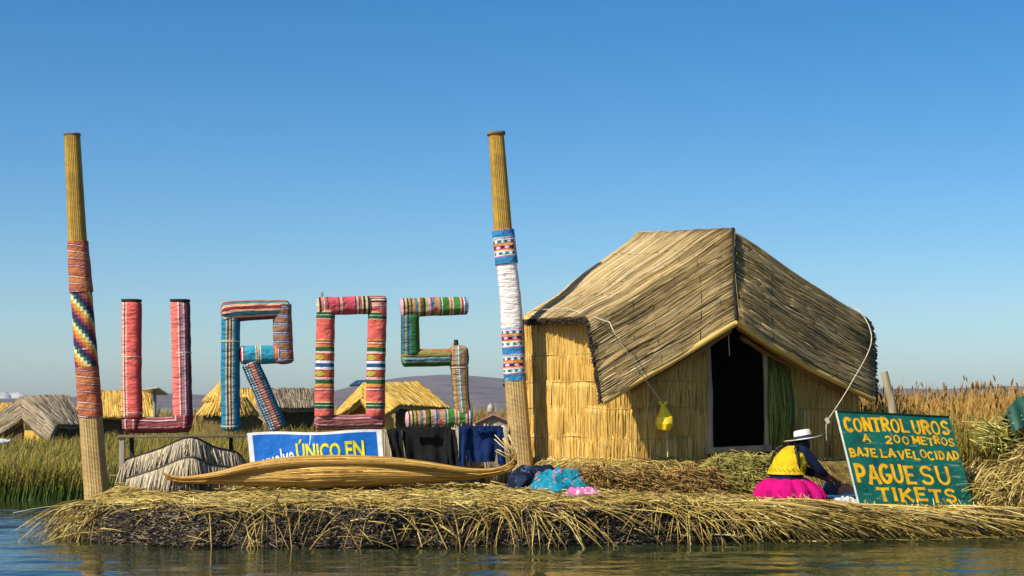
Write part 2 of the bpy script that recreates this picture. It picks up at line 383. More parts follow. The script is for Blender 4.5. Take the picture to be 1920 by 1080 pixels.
# ------------------------------------------------------------ reed hut with bonnet roof
def corner_path(ctrl, rads, n):
    """polyline through control points with rounded corners"""
    ctrl = np.asarray(ctrl, float); out = [ctrl[0]]
    for i in range(1, len(ctrl) - 1):
        a, b, c = ctrl[i - 1:i + 2]; r = rads[i - 1]
        p = b + nrm(a - b) * min(r, np.linalg.norm(a - b) * .45); q = b + nrm(c - b) * min(r, np.linalg.norm(c - b) * .45)
        for t in np.linspace(0, 1, 9): out.append((1 - t) ** 2 * p + 2 * t * (1 - t) * b + t * t * q)
    out.append(ctrl[-1]); return np.array(out)
def roof_mat(parent, name, eave, ridge, re, rr_, seed, side, nreed, rad=.012, th=.07, mat='roof', cords=6, detail=True, sag=.04):
    """a reed mat folded over the ridge: stalks run from eave to ridge"""
    r = np.random.RandomState(seed)
    E = corner_path(eave, re, 0); R = corner_path(ridge, rr_, 0)
    n = 64; E = resample(E, n, False); R = resample(R, n, False)
    # align the corner positions of both edges by control-point parameters
    def bykeys(ctrl, rads):
        pts = corner_path(ctrl, rads, 0); s = np.r_[0, np.cumsum(np.linalg.norm(np.diff(pts, axis=0), axis=1))]
        keys = [0.0]
        for i in range(1, len(ctrl) - 1):
            keys.append(s[np.argmin(np.linalg.norm(pts - np.asarray(ctrl[i]), axis=1))])
        keys.append(s[-1]); return pts, s, keys
    pe, sE, kE = bykeys(eave, re); pr, sR, kR = bykeys(ridge, rr_)
    kn = np.array(kE) / kE[-1] * .5 + np.array(kR) / kR[-1] * .5
    def at(pts, s, keys, t):
        q = np.interp(t, kn, keys); return np.stack([np.interp(q, s, pts[:, k]) for k in range(3)], -1)
    ts = np.linspace(0, 1, n); nu = 14; us = np.linspace(0, 1, nu)
    E = at(pe, sE, kE, ts); R = at(pr, sR, kR, ts)
    G = E[:, None] * (1 - us)[None, :, None] + R[:, None] * us[None, :, None]
    N = nrm(np.cross(np.gradient(G, axis=0), np.gradient(G, axis=1))) * side
    G = G - N * (sag * np.sin(us * math.pi))[None, :, None] + N * (.025 * fbm(ts[:, None] * 3, us[None] * 2, seed + 5, 3, .7))[..., None]
    base = Geo(); Gs = G - N * .02
    (base.slab(Gs, th, .45, N))
    o = base.build(name, M[mat], parent)
    if detail:
        lg = Geo(); lg.grid(Gs[2:-2, 1:] - N[2:-2, 1:] * (th + .012), flip=True); lg.build('shade_lining', M['inner_shade'], o)  # added sheet under the roof, its dark colour paints the interior shade
    def S(t, u):
        i = np.clip(t, 0, 1) * (n - 1); j = np.clip(u, 0, 1) * (nu - 1); i0 = np.minimum(i.astype(int), n - 2); j0 = np.minimum(j.astype(int), nu - 2)
        fi, fj = (i - i0)[..., None], (j - j0)[..., None]
        def L(A): return (A[i0, j0] * (1 - fi) * (1 - fj) + A[i0 + 1, j0] * fi * (1 - fj) + A[i0, j0 + 1] * (1 - fi) * fj + A[i0 + 1, j0 + 1] * fi * fj)
        return L(G), nrm(L(N))
    K = 9
    t0 = r.rand(nreed); ln = r.uniform(.35, 1.0, nreed); u0 = r.uniform(-.25, 1, nreed) * (1 - ln * .6); u1 = np.clip(u0 + ln, .1, 1); u0 = np.clip(u0, 0, .95)
    q = np.linspace(0, 1, K)
    U = u0[:, None] + (u1 - u0)[:, None] * q; T = t0[:, None] + (r.normal(0, .006, nreed))[:, None] * (q - .5) + .005 * fbm(t0[:, None] * 9, U * 1.6, seed, 2, 1)
    pos, nn = S(np.clip(T, 0, 1), U)
    lift = r.uniform(-.010, .013, nreed)[:, None] + .006 * np.sin(U * 16 + fbm(t0 * 5, t0 * 0, seed + 1, 2, 1)[:, None] * 2)
    pos = pos + nn * lift[..., None]
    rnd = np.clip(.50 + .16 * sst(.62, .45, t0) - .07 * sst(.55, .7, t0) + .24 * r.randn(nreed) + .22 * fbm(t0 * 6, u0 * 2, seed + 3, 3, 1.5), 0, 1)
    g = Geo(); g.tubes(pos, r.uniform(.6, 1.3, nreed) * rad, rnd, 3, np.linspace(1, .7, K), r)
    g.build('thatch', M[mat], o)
    if detail:
        # dark cut ends along the eave
        m = 1500; t = r.rand(m); a, nn = S(t, np.zeros(m)); b_, _ = S(t, np.full(m, .08)); dr = nrm(a - b_)
        st = a - nn * r.uniform(-.01, th, m)[:, None]; L = r.uniform(.01, .06, m)[:, None]
        g = Geo(); g.tubes(np.stack([st - dr * .05, st + dr * L], 1), .009, None, 3, None, r)
        g.build('eave_ends', M['roof_dark'], o)
        g = Geo()
        for uu in np.linspace(.12, .9, cords):
            tt = np.linspace(.0, 1, 70); uw = uu + .012 * np.sin(tt * 23 + uu * 9)
            a, nn = S(tt, uw); a = a + nn * (.008 + .012 * np.sin(tt * 130))[:, None]
            g.tube(a, .0055, 5, 70, smooth=False)
        g.build('binding_cord', M['roof_dark'], o)
        # rolled lower edge
        uu = np.linspace(0, 1, 30); a, nn = S(np.ones(30), uu)
        g = Geo(); g.tube(a - nn * .03, .045, 10, 60, bump=lambda u, v: .10 * np.sin(v * 6 + u * 3) + .12 * np.abs(np.sin(u * 7.5)) ** .3 - .1, rnd=.75)
        g.build('edge_roll', M['wall'], o)
    return S
HUT = thing('reed_hut', 'golden totora reed hut with a large folded bonnet roof and dark open doorway', 'hut', (2.4, 23.5, .84))
eL = PP([(946, 722, 24.6), (968, 600, 24.0), (1105, 594, 21.72), (1130, 752, 21.42)])
rL = PP([(1120, 600, 25.6), (1190, 436, 24.7), (1375, 427, 22.55), (1380, 602, 21.95)])
eR = PP([(1440, 620, 25.9), (1470, 585, 25.9), (1640, 588, 23.95), (1640, 748, 23.4)])
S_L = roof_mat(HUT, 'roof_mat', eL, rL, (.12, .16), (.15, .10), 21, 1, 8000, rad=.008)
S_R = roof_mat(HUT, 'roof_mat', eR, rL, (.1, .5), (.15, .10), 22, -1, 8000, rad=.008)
def wall(path, ztop, name, nper=70, bands=True, seed=3, z0=.80, rows=(.40, .77, 1.13, 1.50, 1.87), rim=True):
    r = np.random.RandomState(seed); C = resample(np.asarray(path, float), 60, False); L = np.linalg.norm(np.diff(C, axis=0), axis=1).sum()
    tt = np.linspace(0, 1, 60); zt = np.interp(tt, np.linspace(0, 1, len(ztop)), ztop)
    out = np.stack([np.gradient(C[:, 1]), -np.gradient(C[:, 0])], 1); out = nrm(out)
    g = Geo(); k = np.linspace(0, 1, 8)
    base = np.zeros((60, 8, 3)); base[..., :2] = (C - out * .03)[:, None]; base[..., 2] = z0 + (zt - z0)[:, None] * k
    g.slab(base, .03, .25)  # backing added to stop light leaks, coloured near-black as interior shade
    o = g.build(name, M['inner_shade'], HUT)
    edges = [z0] + [z0 + h for h in rows] + [9.0]; g = Geo(); K = 7
    for bi in range(len(edges) - 1):
        n = int(L * nper * 3.6); t = r.rand(n); lo, hi = edges[bi] - .10, edges[bi + 1] + .0
        hz = np.interp(t, tt, zt); wav = .030 * fbm(t * L * .35, t * 0 + bi * 1.7, seed + 2, 2, 1)
        a0 = np.full(n, lo) + wav * (bi > 0) - np.abs(r.normal(0, .09, n)) * (bi > 0); a1 = np.minimum(hi + wav + r.normal(0, .012, n), hz); k_ = a1 > a0 + .06
        t, a0, a1 = t[k_], a0[k_], a1[k_]; n = len(t); q = np.linspace(0, 1, K)[None]
        if n == 0: continue
        T = np.clip(t[:, None] + (r.normal(.0, .022, n) / L)[:, None] * q + (.03 * fbm(t * L * 1.1, t * 0, seed + bi, 2, 1) / L)[:, None] * q, 0, 1); zz = a0[:, None] + (a1 - a0)[:, None] * q
        off = (.014 * np.sin(np.pi * np.clip(q * 1.02, 0, 1)) ** .7 + .008 + .010 * q) + r.uniform(-.010, .012, n)[:, None] + .012 * fbm(t * L * 1.3, t * 0 + bi * 3.1, seed + 4, 2, 1)[:, None]
        p = np.zeros((n, K, 3))
        for a in (0, 1): p[..., a] = np.interp(T, tt, C[:, a]) + np.interp(T, tt, out[:, a]) * off
        p[..., 2] = zz
        g.tubes(p, r.uniform(.005, .0095, n), np.clip(.55 + .24 * r.randn(n) + .12 * fbm(t * L, t * 0, seed + bi, 3, 2), 0, 1), 3, None, r)
    g.build('reeds', M['wall'], o)
    if bands:
        g = Geo()
        for h in rows:
            tq = np.linspace(0, 1, 80); z = z0 + h - .045 + .03 * fbm(tq * L * .35, tq * 0 + h, seed + 2, 2, 1)
            keep = z < np.interp(tq, tt, zt) - .05
            if keep.sum() < 4: continue
            pts = np.c_[np.interp(tq, tt, C[:, 0] + out[:, 0] * .036), np.interp(tq, tt, C[:, 1] + out[:, 1] * .036), z + .03][keep]
            g.tube(pts, .006, 5, len(pts), smooth=False)
        g.build('stitching', M['rim'], o)
    if rim:
        m = int(L * 260); t = r.rand(m); a = np.stack([np.interp(t, tt, C[:, 0] + out[:, 0] * .03), np.interp(t, tt, C[:, 1] + out[:, 1] * .03), np.full(m, z0 + .07) + .02 * r.randn(m)], 1)
        od = np.stack([np.interp(t, tt, out[:, 0]), np.interp(t, tt, out[:, 1]), np.zeros(m)], 1)
        b_ = a + od * r.uniform(.03, .08, m)[:, None] + np.array([0, 0, -1]) * r.uniform(.03, .09, m)[:, None] + .02 * r.randn(m, 3)
        g = Geo(); g.tubes(np.stack([a, (a + b_) / 2 + od * .02, b_], 1), .009, None, 3, None, r); g.build('base_fringe', M['rim'], o)
    return o
def XY(px, Y): return ((px - 960) * Y / FPX, Y)
cl = corner_path([XY(988, 23.75), XY(1165, 21.95), XY(1328, 22.62)], (.75,), 0)
wall(cl, [2.85, 2.82, 2.72, 2.65, 2.9], 'wall', 95, seed=31)
wall([XY(1440, 23.05), XY(1606, 23.75)], [2.95, 2.25], 'wall', 90, seed=32)
wall([XY(1606, 23.75), (3.5, 25.35), XY(988, 23.75)], [2.3, 2.45, 2.6, 3.3, 3.85, 3.2, 2.5], 'wall', 40, False, seed=33, rim=False)
# door frame
def roughpost(parent, name, a, b, r0, r1, mat, seed=0, sq=2.0):
    g = Geo(); g.tube([a, (np.asarray(a) + b) / 2 + np.array([.01, 0, 0]), b], [r0, (r0 + r1) / 2, r1], 10, 20, sq, bump=lambda u, v: .05 * np.sin(u * 9 + seed) + .03 * np.sin(v * 3 + u * 5))
    return g.build(name, mat, parent)
M['post'] = plain('door_post_wood', '9a8c6e', .8, nz=.3, scale=10, bump=.006, bscale=25, mapping=(1, 1, .2))
roughpost(HUT, 'door_post', P(1331, 850, 22.58), P(1326, 655, 22.58), .045, .045, M['post'], 1)
roughpost(HUT, 'door_post', P(1438, 846, 22.98), P(1434, 650, 22.98), .042, .036, M['post'], 2, 0)
g = Geo(); g.beam(P(1322, 846, 22.52), P(1445, 840, 22.95), .09, .09, bev=.012); g.build('door_sill', M['post'], HUT)
# rafters under the front of the roof
for k, (a, b, rr_) in enumerate([(P(1383, 610, 22.05), P(1585, 735, 23.45), .045), (P(1390, 632, 22.5), P(1500, 690, 23.1), .035), (P(1370, 618, 22.2), P(1180, 735, 21.9), .035)]):
    g = Geo(); g.tube([a, (a + b) / 2 - [0, 0, .03], b], rr_, 8, 30, bump=lambda u, v: .12 * np.sin(v * 4 + u * 4) + .1 * np.sin(u * 20)); g.build('rafter', M['wall'], HUT)
# gable infill above the doorway (dark inside), hung string
g = Geo(); g.tube([P(1366, 628, 22.1), P(1367, 650, 22.1), P(1368, 668, 22.1)], .005, 6); g.build('door_string', M['cord'], HUT)
# floor inside the door, interior shade painted in as near-black
g = Geo(); g.box((2.9, 24.0, .86), (2.2, 1.6, .06), np.array([[.88, -.47, 0], [.47, .88, 0], [0, 0, 1]]), .2); g.build('floor', M['inner_shade'], HUT)
# ropes of the roof
g = Geo(); t_ = np.linspace(.34, .62, 40)
a, nn = S_L(t_, np.full(40, .06)); a = a + nn * .07
rope = np.vstack([a[:34], P(1143, 604, 21.35)[None], resample(np.array([P(1150, 620, 21.2), P(1195, 690, 21.4), P(1243, 757, 22.0)]), 10)])
g.tube(rope, .006, 6, 120, smooth=False); g.build('tie_rope', M['cord'], HUT)
g = Geo(); g.tube([S_R(np.array([.60]), np.array([.10]))[0][0] + np.array([0, 0, .03]), S_R(np.array([.64]), np.array([.02]))[0][0] + np.array([.03, -.02, .03]), P(1634, 640, 23.15), P(1594, 722, 22.9), P(1552, 788, 22.95)], .007, 6, 60)
g.tube([P(1552, 786, 23.1), P(1549, 800, 23.1), P(1550, 826, 23.12)], .008, 6); g.tube([P(1548, 784, 23.09), P(1554, 793, 23.09)], .03, 8)
g.build('tie_rope', M['cord'], HUT)
g = Geo(); g.tube([P(1378, 432, 22.45), P(1378, 500, 22.2), P(1384, 570, 21.95), P(1388, 604, 21.9)], .003, 6, 40); g.build('ridge_cord', M['rim'], HUT)
g = Geo(); g.tube([P(1374, 428, 22.5), P(1377, 480, 22.28), P(1377, 540, 22.08), P(1381, 600, 21.9)], .022, 8, 60, bump=lambda u, v: .3 * np.sin(u * 40) + .2 * np.sin(v * 3)); g.build('ridge_seam', M['roof_dark'], HUT)

# ------------------------------------------------------------ poles
M['weave'] = weave('woven_matting', 'c8a23a', 'b08a34', '6a5220', 64, 30)
M['weave_pale'] = weave('pale_woven_matting', 'cdb074', 'b8975a', '806a40', 60, 28)
OR = 'aa5e34'; PU = '7a3048'; WH = 'd8c8c0'; MG = '8c3a52'
orange = [(5, OR), (1, PU), (.6, WH), (1, PU), (.5, 'c06a80'), (5, 'a85c28'), (1.2, MG), (.6, WH), (.8, PU), (4.5, 'bc7030'), (.8, '5c2838'), (.8, WH), (1, MG), (4, OR)]
M['orange'] = cloth('orange_striped_cloth', orange + orange[:12], 'u', .62, tilt=.16, wob=.02)
bl = [(6, '1c7ab0'), (.8, 'c86a8c'), (1, 'd8d8e0'), (2.4, '166a80'), (.8, 'd8d8e0'), (1.2, 'c99a30'), (.8, 'c0404c'), (2.4, '3c2438'), (.8, 'c86a8c'), (1.4, 'c99a30'), (.8, 'd06030'), (2.4, '145c74'), (1, 'd8d8e0'), (.8, 'c86a8c'), (1.2, '8ac0d8')]
tt_ = sum(w for w, _ in bl)
def band(i): a = sum(w for w, _ in bl[:i]) / tt_; return a, a + bl[i][0] / tt_
M['blue_awayo'] = cloth('blue_banded_cloth', bl, 'u', .36, wob=.006, motif=[band(3) + ('c8e0e0', 11), band(7) + ('d8b8d0', 8), band(11) + ('c8e0e0', 11)])
M['whitepink'] = cloth('white_and_pink_cloth', [(3, 'b4746c'), (2.3, 'dcc0b8'), (6, 'e4dcd8'), (1.2, 'b87a74'), (3, 'a86a64')], 'v', 1, wob=.01, tilt=.0, fade=.1)
def wiphala():
    b = MB('rainbow_checked_cloth', .85, .15); sp = b.node('ShaderNodeSeparateXYZ'); b.l.new(b.attr('st', 'Vector'), sp.inputs[0])
    jit = b.math('MULTIPLY', b.math('SUBTRACT', b.noise(5, 2), .5), .03)
    i = b.math('FLOOR', b.math('DIVIDE', b.math('ADD', sp.outputs[0], jit), .052)); j = b.math('FLOOR', b.math('MULTIPLY', sp.outputs[1], 22.0))
    k = b.math('DIVIDE', b.math('ADD', b.math('MODULO', b.math('ADD', b.math('ADD', i, b.math('MULTIPLY', j, 1.0)), 700), 7), .5), 7)
    cols = ['20344e', '4a2c5c', 'a04440', 'c87848', 'ccaa28', 'd8d4b8', '3c6a4c']
    c = b.ramp(k, [(q / 7, lin(x)) for q, x in enumerate(cols)], 'CONSTANT')
    f = b.ramp(b.noise(6, 5), [(.25, (.75,) * 3 + (1,)), (.75, (1.05,) * 3 + (1,))]); b.color(b.mix(1, c, f, 'MULTIPLY'))
    b.bump(b.noise(9, 4, mapping=(1, 1, 2)), .03, .8); return b.m
M['wiphala'] = wiphala()
def wrap_bump(seed, a=.05):
    def f(u, v):
        r = np.random.RandomState(seed); o = 0
        for k in range(7): o = o + np.sin(u * r.uniform(9, 34) + v * r.randint(-2, 3) + r.uniform(0, 6)) * np.sin(v * r.randint(1, 4) + r.uniform(0, 6)) / 5
        return a * o
    return f
def pole(name, label, axis, base, sections, cap):
    root = thing('wrapped_pole', label, 'pole', base, 'tall reed poles wrapped in cloth')
    A = np.array([P(*a) for a in axis])
    zs = A[:, 2]
    def atz(y0, y1, Y, n=8):
        z = np.linspace(CAMZ - (y1 - HOR) * Y / FPX, CAMZ - (y0 - HOR) * Y / FPX, n)
        o = np.argsort(zs); return np.c_[np.interp(z, zs[o], A[o, 0]), np.interp(z, zs[o], A[o, 1]), z]
    Y = axis[0][2]
    for (nm, y0, y1, w0, w1, mat, sq, bseed) in sections:
        g = Geo(); k = Y / FPX / 2
        g.tube(atz(y0, y1, Y), [w1 * k, w0 * k], 24, 90, sq, bump=wrap_bump(bseed, .035 if nm != 'reed_shaft' else .012))
        g.build(nm, mat, root)
    x, y0, y1, w = cap; g = Geo(); k = Y / FPX / 2
    g.tube(atz(y0, y1, Y, 4), [w * k, w * k * 1.04, w * k], 20, 12, 1.5, bump=wrap_bump(3, .06)); g.build('top_rim', M['wood_brown'], root)
    return root, atz
YA, YB = 22.9, 23.1
pl, atA = pole('wrapped_pole', 'left tall reed pole with orange and rainbow checked cloth', [(135, 250, YA), (145, 445, YA), (158, 620, YA), (170, 780, YA), (182, 940, YA)], P(180, 908, YA),
    [('reed_shaft', 254, 460, 29, 34, M['weave'], .6, 1), ('cloth_wrap', 453, 548, 38, 43, M['orange'], .6, 2), ('cloth_wrap', 545, 692, 38, 42, M['wiphala'], .7, 3),
     ('cloth_wrap', 688, 782, 42, 44, M['orange'], .8, 4), ('reed_shaft', 776, 938, 40, 43, M['weave_pale'], 1.5, 5)], (135, 251, 254, 30))
for yy in (655, 689, 782):
    g = Geo(); g.tube(atA(yy - 1, yy + 1, YA, 4), .149, 16, 6, .7); g.build('binding_cord', M['cord'], pl)
pr_, atB = pole('wrapped_pole', 'right tall reed pole with blue banded and white cloth beside the hut', [(930, 247, YB), (943, 432, YB), (957, 560, YB), (966, 712, YB), (980, 895, YB)], P(978, 868, YB),
    [('reed_shaft', 252, 440, 29, 35, M['weave'], .8, 6), ('cloth_wrap', 432, 495, 42, 43, M['blue_awayo'], 1, 7), ('cloth_wrap', 490, 618, 38, 42, M['whitepink'], 1.2, 8),
     ('cloth_wrap', 614, 714, 42, 42, M['blue_awayo'], 1.2, 9), ('reed_shaft', 708, 893, 40, 43, M['weave_pale'], 1.8, 10)], (930, 248, 253, 34))
for yy in (754, 802):
    g = Geo(); g.tube(atB(yy - 1, yy + 1, YB, 4), .146, 16, 6, 1.8); g.build('binding_cord', M['cord'], pr_)

# ------------------------------------------------------------ the big letters
def YR(px): return 22.5 + (px - 230) / 650.0 * 1.0
SAL, RED, DK = 'd0584c', '9c2430', '33241f'
M['u1'] = cloth('salmon_lengthwise_cloth', [(6, 'c07068'), (1, 'd8b0a0'), (.6, '7a3030'), (2, 'd87868'), (.6, 'e0c0b0'), (.8, '9a4038'), (.6, 'd8b0a0'), (5, 'e0564e'), (1, 'b83c40'), (1.5, '8a3840'), (.6, 'c08888'), (6, '6c2a34')], 'v', wob=.006)
M['u2'] = cloth('salmon_and_dark_cloth', [(6, 'c04440'), (.5, 'd8a090'), (5.4, 'e06a60'), (.5, 'e8c8c0'), (.7, '8c4a5a'), (1, 'b07888'), (.5, 'e0c8c8'), (.6, '7c4050'), (.9, 'a06070'), (.5, '2c201c'), (1, '8c3038'), (.6, '4a4030'), (1.6, '2e2620'), (5, '2a201c')], 'v', wob=.006)
M['u3'] = cloth('dark_red_base_cloth', [(6, '6a5040'), (1, '2e2420'), (.8, 'b89090'), (1.2, '8a3a40'), (.6, 'd0b0b0'), (.5, '3a2a28'), (2, '9a4448'), (.6, 'c89898'), (4, '7c2630'), (6, '6a2028')], 'v', wob=.01)
TE, TD = '1a98b8', '127a9c'
M['r1'] = cloth('teal_lengthwise_cloth', [(9.2, TD), (.5, 'b0a890'), (.6, '3a2a28'), (.5, 'b8b098'), (.6, '4a3030'), (.5, 'b0a890'), (9, TD)], 'v', wob=.004)
M['r2'] = cloth('salmon_teal_banded_cloth', [(4, 'c07860'), (.8, 'd8c0a0'), (1.8, 'd07c60'), (.7, '7c3028'), (.8, '2c8080'), (.8, 'd8a080'), (1, '8c2830'), (.7, 'd8a080'), (1.2, '186068'), (.7, 'e0b090'), (1.2, '902c38'), (.7, '1a5058'), (2, 'b85848'), (4, 'c87060')], 'v', wob=.01)
M['r3'] = cloth('brown_blue_striped_cloth', [(4, '8c6448'), (.7, '243c74'), (.5, 'b8c0c8'), (.8, '2c4c8c'), (.5, 'a89888')], 'u', .118, tilt=.05, wob=.03)
M['r4'] = cloth('turquoise_cross_cloth', [(1, '982838'), (.7, 'e0d8d0'), (.8, '982838'), (6, TE), (.6, 'd8d0b8'), (.5, '5a4838'), (.8, 'c8b898'), (.5, '5a4838'), (.6, 'd8d0b8'), (7, '1792ae'), (.8, 'a85848'), (.6, 'd0a080'), (.8, 'b05848'), (.6, 'd8b090'), (.8, '803030'), (1.3, TE), (.6, 'd8d8d8'), (1, '164c74'), (2, TE), (.7, 'd8c8c8'), (1.4, 'a02838')], 'u', .70, wob=.006)
M['r5'] = cloth('teal_red_ticked_cloth', [(8, TD), (.7, 'a83040'), (.6, 'd0c8d8'), (1, '1a78a0'), (.5, '1c4060'), (.6, 'c0c0d0'), (1, '1a88a8'), (.8, 'c0a8a8'), (.5, 'a03038'), (2.2, 'c89078'), (.8, '9a2430'), (3.5, '148098'), (8, TD)], 'v', wob=.004, ticks=(.25, .72, '203040', .035))
CO = 'cc5448'
oo = [(5, CO), (.5, 'd89090'), (1.6, '1f5138'), (.6, '8cb090'), (1.2, '1c4a34'), (.8, 'c8a860'), (6, 'cf5a4c'), (.6, '8c2c30'), (.6, 'e0c8c0'), (1, 'a83c2c'), (1.6, 'c88430'), (2.4, '245a3c'), (1.4, 'e0a8a0'), (.6, '8c3028'), (3, 'b8501c'), (.6, '8c3028'), (1.4, 'dcd8dc'), (2.2, '14507c'), (1.4, 'dcd8dc'), (.6, '8c3028'), (3, 'b8501c'), (.6, '8c3028'), (1.2, 'e0b0a8'), (2.4, '245a3c'), (1.4, 'c88430'), (.8, 'a03028'), (.6, 'e0c8c0'), (.8, '8c2c30'), (1, 'cc9038'), (6, CO)]
to_ = sum(w for w, _ in oo)
def oband(i): a = sum(w for w, _ in oo[:i]) / to_; return a, a + oo[i][0] / to_
M['o1'] = cloth('coral_banded_cloth', oo, 'u', 1.22, wob=.004, motif=[oband(14) + ('a8a030', 3), oband(20) + ('a8a030', 3)])
M['o2'] = cloth('rose_black_banded_cloth', [(1, 'c0b098'), (1, '4a2c28'), (1.2, 'c88078'), (.5, 'd8c0b0'), (1.3, 'b86060'), (.6, '3a2820'), (5, 'c84858'), (.6, '5a2c28'), (1.4, 'd09088'), (.8, '8a4848'), (5.4, 'c44458'), (.7, '4a2824'), (1, 'd0a898'), (.6, '5a2c28'), (1.2, 'a86058'), (.5, 'd8c8a8'), (1.2, '2e2a1c'), (1, 'c8b890'), (1.2, '2e2a1c'), (.6, 'c8b890'), (1.2, 'b85860'), (.6, '4a2824'), (1.5, 'd08880'), (3.5, 'c44858')], 'u', .92, wob=.006)
M['o3'] = cloth('brown_rose_base_cloth', [(5, '8c4c38'), (.6, 'c89898'), (1.4, 'a06060'), (.4, '5a3038'), (.8, 'c08888'), (.5, '6a3030'), (1.6, '905048'), (.4, 'c8a0a0'), (1, '7a3c34'), (.4, 'c09090'), (2, '8a4434'), (5, '7c3c30')], 'v', wob=.012)
GR = '3f7a28'
ss = [(1.2, 'c89ca8'), (.8, '5a2c30'), (1.2, 'c8b080'), (.8, '3a3420'), (1.2, '9a9450'), (.8, '4a2c20'), (1.5, 'c08858'), (1.8, '547c80'), (1.2, 'c8a080'), (.8, '8a4838'), (1.2, '5c5c28'), (.8, '2c2c1c'), (1.4, 'a8a860'), (1.6, 'c09ab0'), (.8, '6a3850'), (1.2, '2a78a0'), (3, 'b88850'), (1, '2a6c80'), (.6, 'd0d0c0'), (3.6, GR), (.7, 'c8b898'), (1, 'b06058'), (.7, 'd0b8a0'), (3.6, '42822c'), (.8, 'c8a890'), (1.2, 'a02848'), (.6, 'e0d0d0'), (1.2, '2470a0'), (.6, 'd8d8c0'), (1.2, 'c89050'), (1, '3a4a28')]
M['s1'] = cloth('green_multicolour_cross_cloth', ss, 'u', .98, wob=.005, motif=[(.445, .51, 'c05030', 4)])
M['s2'] = cloth('green_teal_lengthwise_cloth', [(8, '2a5c68'), (2.2, '3c646c'), (.8, '74806c'), (1, '2c4a48'), (.6, '2a6ca0'), (1.8, '2f6a24'), (2.4, '357020'), (.6, 'c09a78'), (.8, 'a04c40'), (6, '6a3a34')], 'v', wob=.006)
M['s3'] = cloth('orange_motif_green_cloth', [(6, '5a4a20'), (2.2, 'a07838'), (2.0, '8c8040'), (.6, '4a4a20'), (.7, '6aa0a8'), (.7, '2c5c78'), (.6, '90a890'), (3.4, '38701c'), (.6, 'c09070'), (5, '6a4030')], 'v', wob=.012, motif=[(.30, .38, 'bc4a20', 5)])
M['s4'] = cloth('grey_orange_lengthwise_cloth', [(7, '585e54'), (1.6, '6a7068'), (1.1, 'b07c40'), (.8, '8a7050'), (1, '90948c'), (.4, 'c8c8c0'), (1.2, '747a74'), (1.3, 'b07a3c'), (.5, 'd0c8b8'), (1.4, '6a7068'), (1, '4c5048'), (6, '444840')], 'v', wob=.008)
LETG = 'giant cloth wrapped letters on the stand'
def letter(label, pieces, basepx, basepy):
    root = thing('giant_letter', label, 'letter', P(basepx, basepy, YR(basepx)), LETG)
    for i, (nm, pts, w, mat, dome) in enumerate(pieces):
        A = np.array([P(x, y, YR(x)) for x, y in pts]); k = YR(pts[0][0]) / FPX / 2
        g = Geo(); w = np.array(w, float) if np.ndim(w) else float(w)
        g.tube(A, w * k, 24, 60, .5, bump=wrap_bump(40 + i + basepx, .05), dome=max(dome, .035))
        g.build(nm, M[mat], root)
    return root
def rope_ring(root, x, y, w, horizontal=True):
    Y = YR(x); k = Y / FPX / 2; g = Geo(); a, b = ((x, y + 1), (x, y - 1)) if horizontal else ((x - 1, y), (x + 1, y))
    g.tube([P(a[0], a[1], Y), P(b[0], b[1], Y)], w * k * 1.03, 20, 4, .5); g.build('binding_cord', M['cord'], root)
D = .05
LU = letter('letter U wrapped in salmon striped cloth, first of the four letters', [
    ('cloth_tube', [(249, 786), (247, 700), (247, 564)], [36, 36, 37], 'u1', .0), ('cloth_tube', [(343, 790), (341, 700), (338, 564)], [36, 35, 36], 'u2', .0),
    ('cloth_tube', [(230, 796), (295, 797), (361, 795)], [32, 30, 32], 'u3', .09), ('corner_wrap', [(248, 808), (248, 784)], [33, 38], 'u3', .03), ('corner_wrap', [(342, 806), (343, 776)], [34, 38], 'u3', .03)], 295, 813)
for x in (247, 338):
    g = Geo(); g.tube([P(x, 566, YR(x)), P(x, 561.5, YR(x))], 18.2 * YR(x) / FPX, 18, 6, .5, bump=wrap_bump(5, .08)); g.build('end_cap', M['roof_dark'], LU)
rope_ring(LU, 247, 669, 36); rope_ring(LU, 341, 661, 35); rope_ring(LU, 249, 774, 36)
LR = letter('letter R wrapped in teal, salmon and brown striped cloth', [
    ('cloth_tube', [(433, 809), (432, 700), (433, 575)], [35, 35, 34], 'r1', .02), ('cloth_tube', [(414, 588), (450, 583), (545, 579)], [40, 38, 33], 'r2', .06),
    ('cloth_tube', [(529, 566), (530, 620), (532, 683)], [34, 36, 38], 'r3', .05), ('cloth_tube', [(449, 666), (500, 665), (549, 664)], [35, 35, 35], 'r4', .03),
    ('cloth_tube', [(523, 806), (497, 745), (468, 678)], [34, 34, 33], 'r5', .02)], 470, 811)
rope_ring(LR, 432, 640, 35); rope_ring(LR, 432, 799, 35)
LO = letter('letter O wrapped in coral cloth with green and orange bands', [
    ('cloth_tube', [(608, 785), (609, 690), (611, 578)], [36, 35, 34], 'o1', .02), ('cloth_tube', [(704, 785), (705, 690), (708, 572)], [36, 35, 35], 'o1', .02),
    ('cloth_tube', [(593, 575), (650, 573), (697, 572)], [35, 34, 34], 'o2', .05), ('corner_wrap', [(685, 563), (725, 563)], [17, 17], 'r5' if 0 else 'u3', .04), ('corner_wrap', [(708, 560), (708, 598)], [35, 34], 'u2' if 0 else 'o2', .03),
    ('cloth_tube', [(589, 791), (655, 792), (722, 790)], [30, 28, 30], 'o3', .06)], 655, 807)
g = Geo(); g.beam(P(603, 562, YR(603)), P(604, 548, YR(603)), .035, .03); g.build('peg', M['wood_grey'], LO)
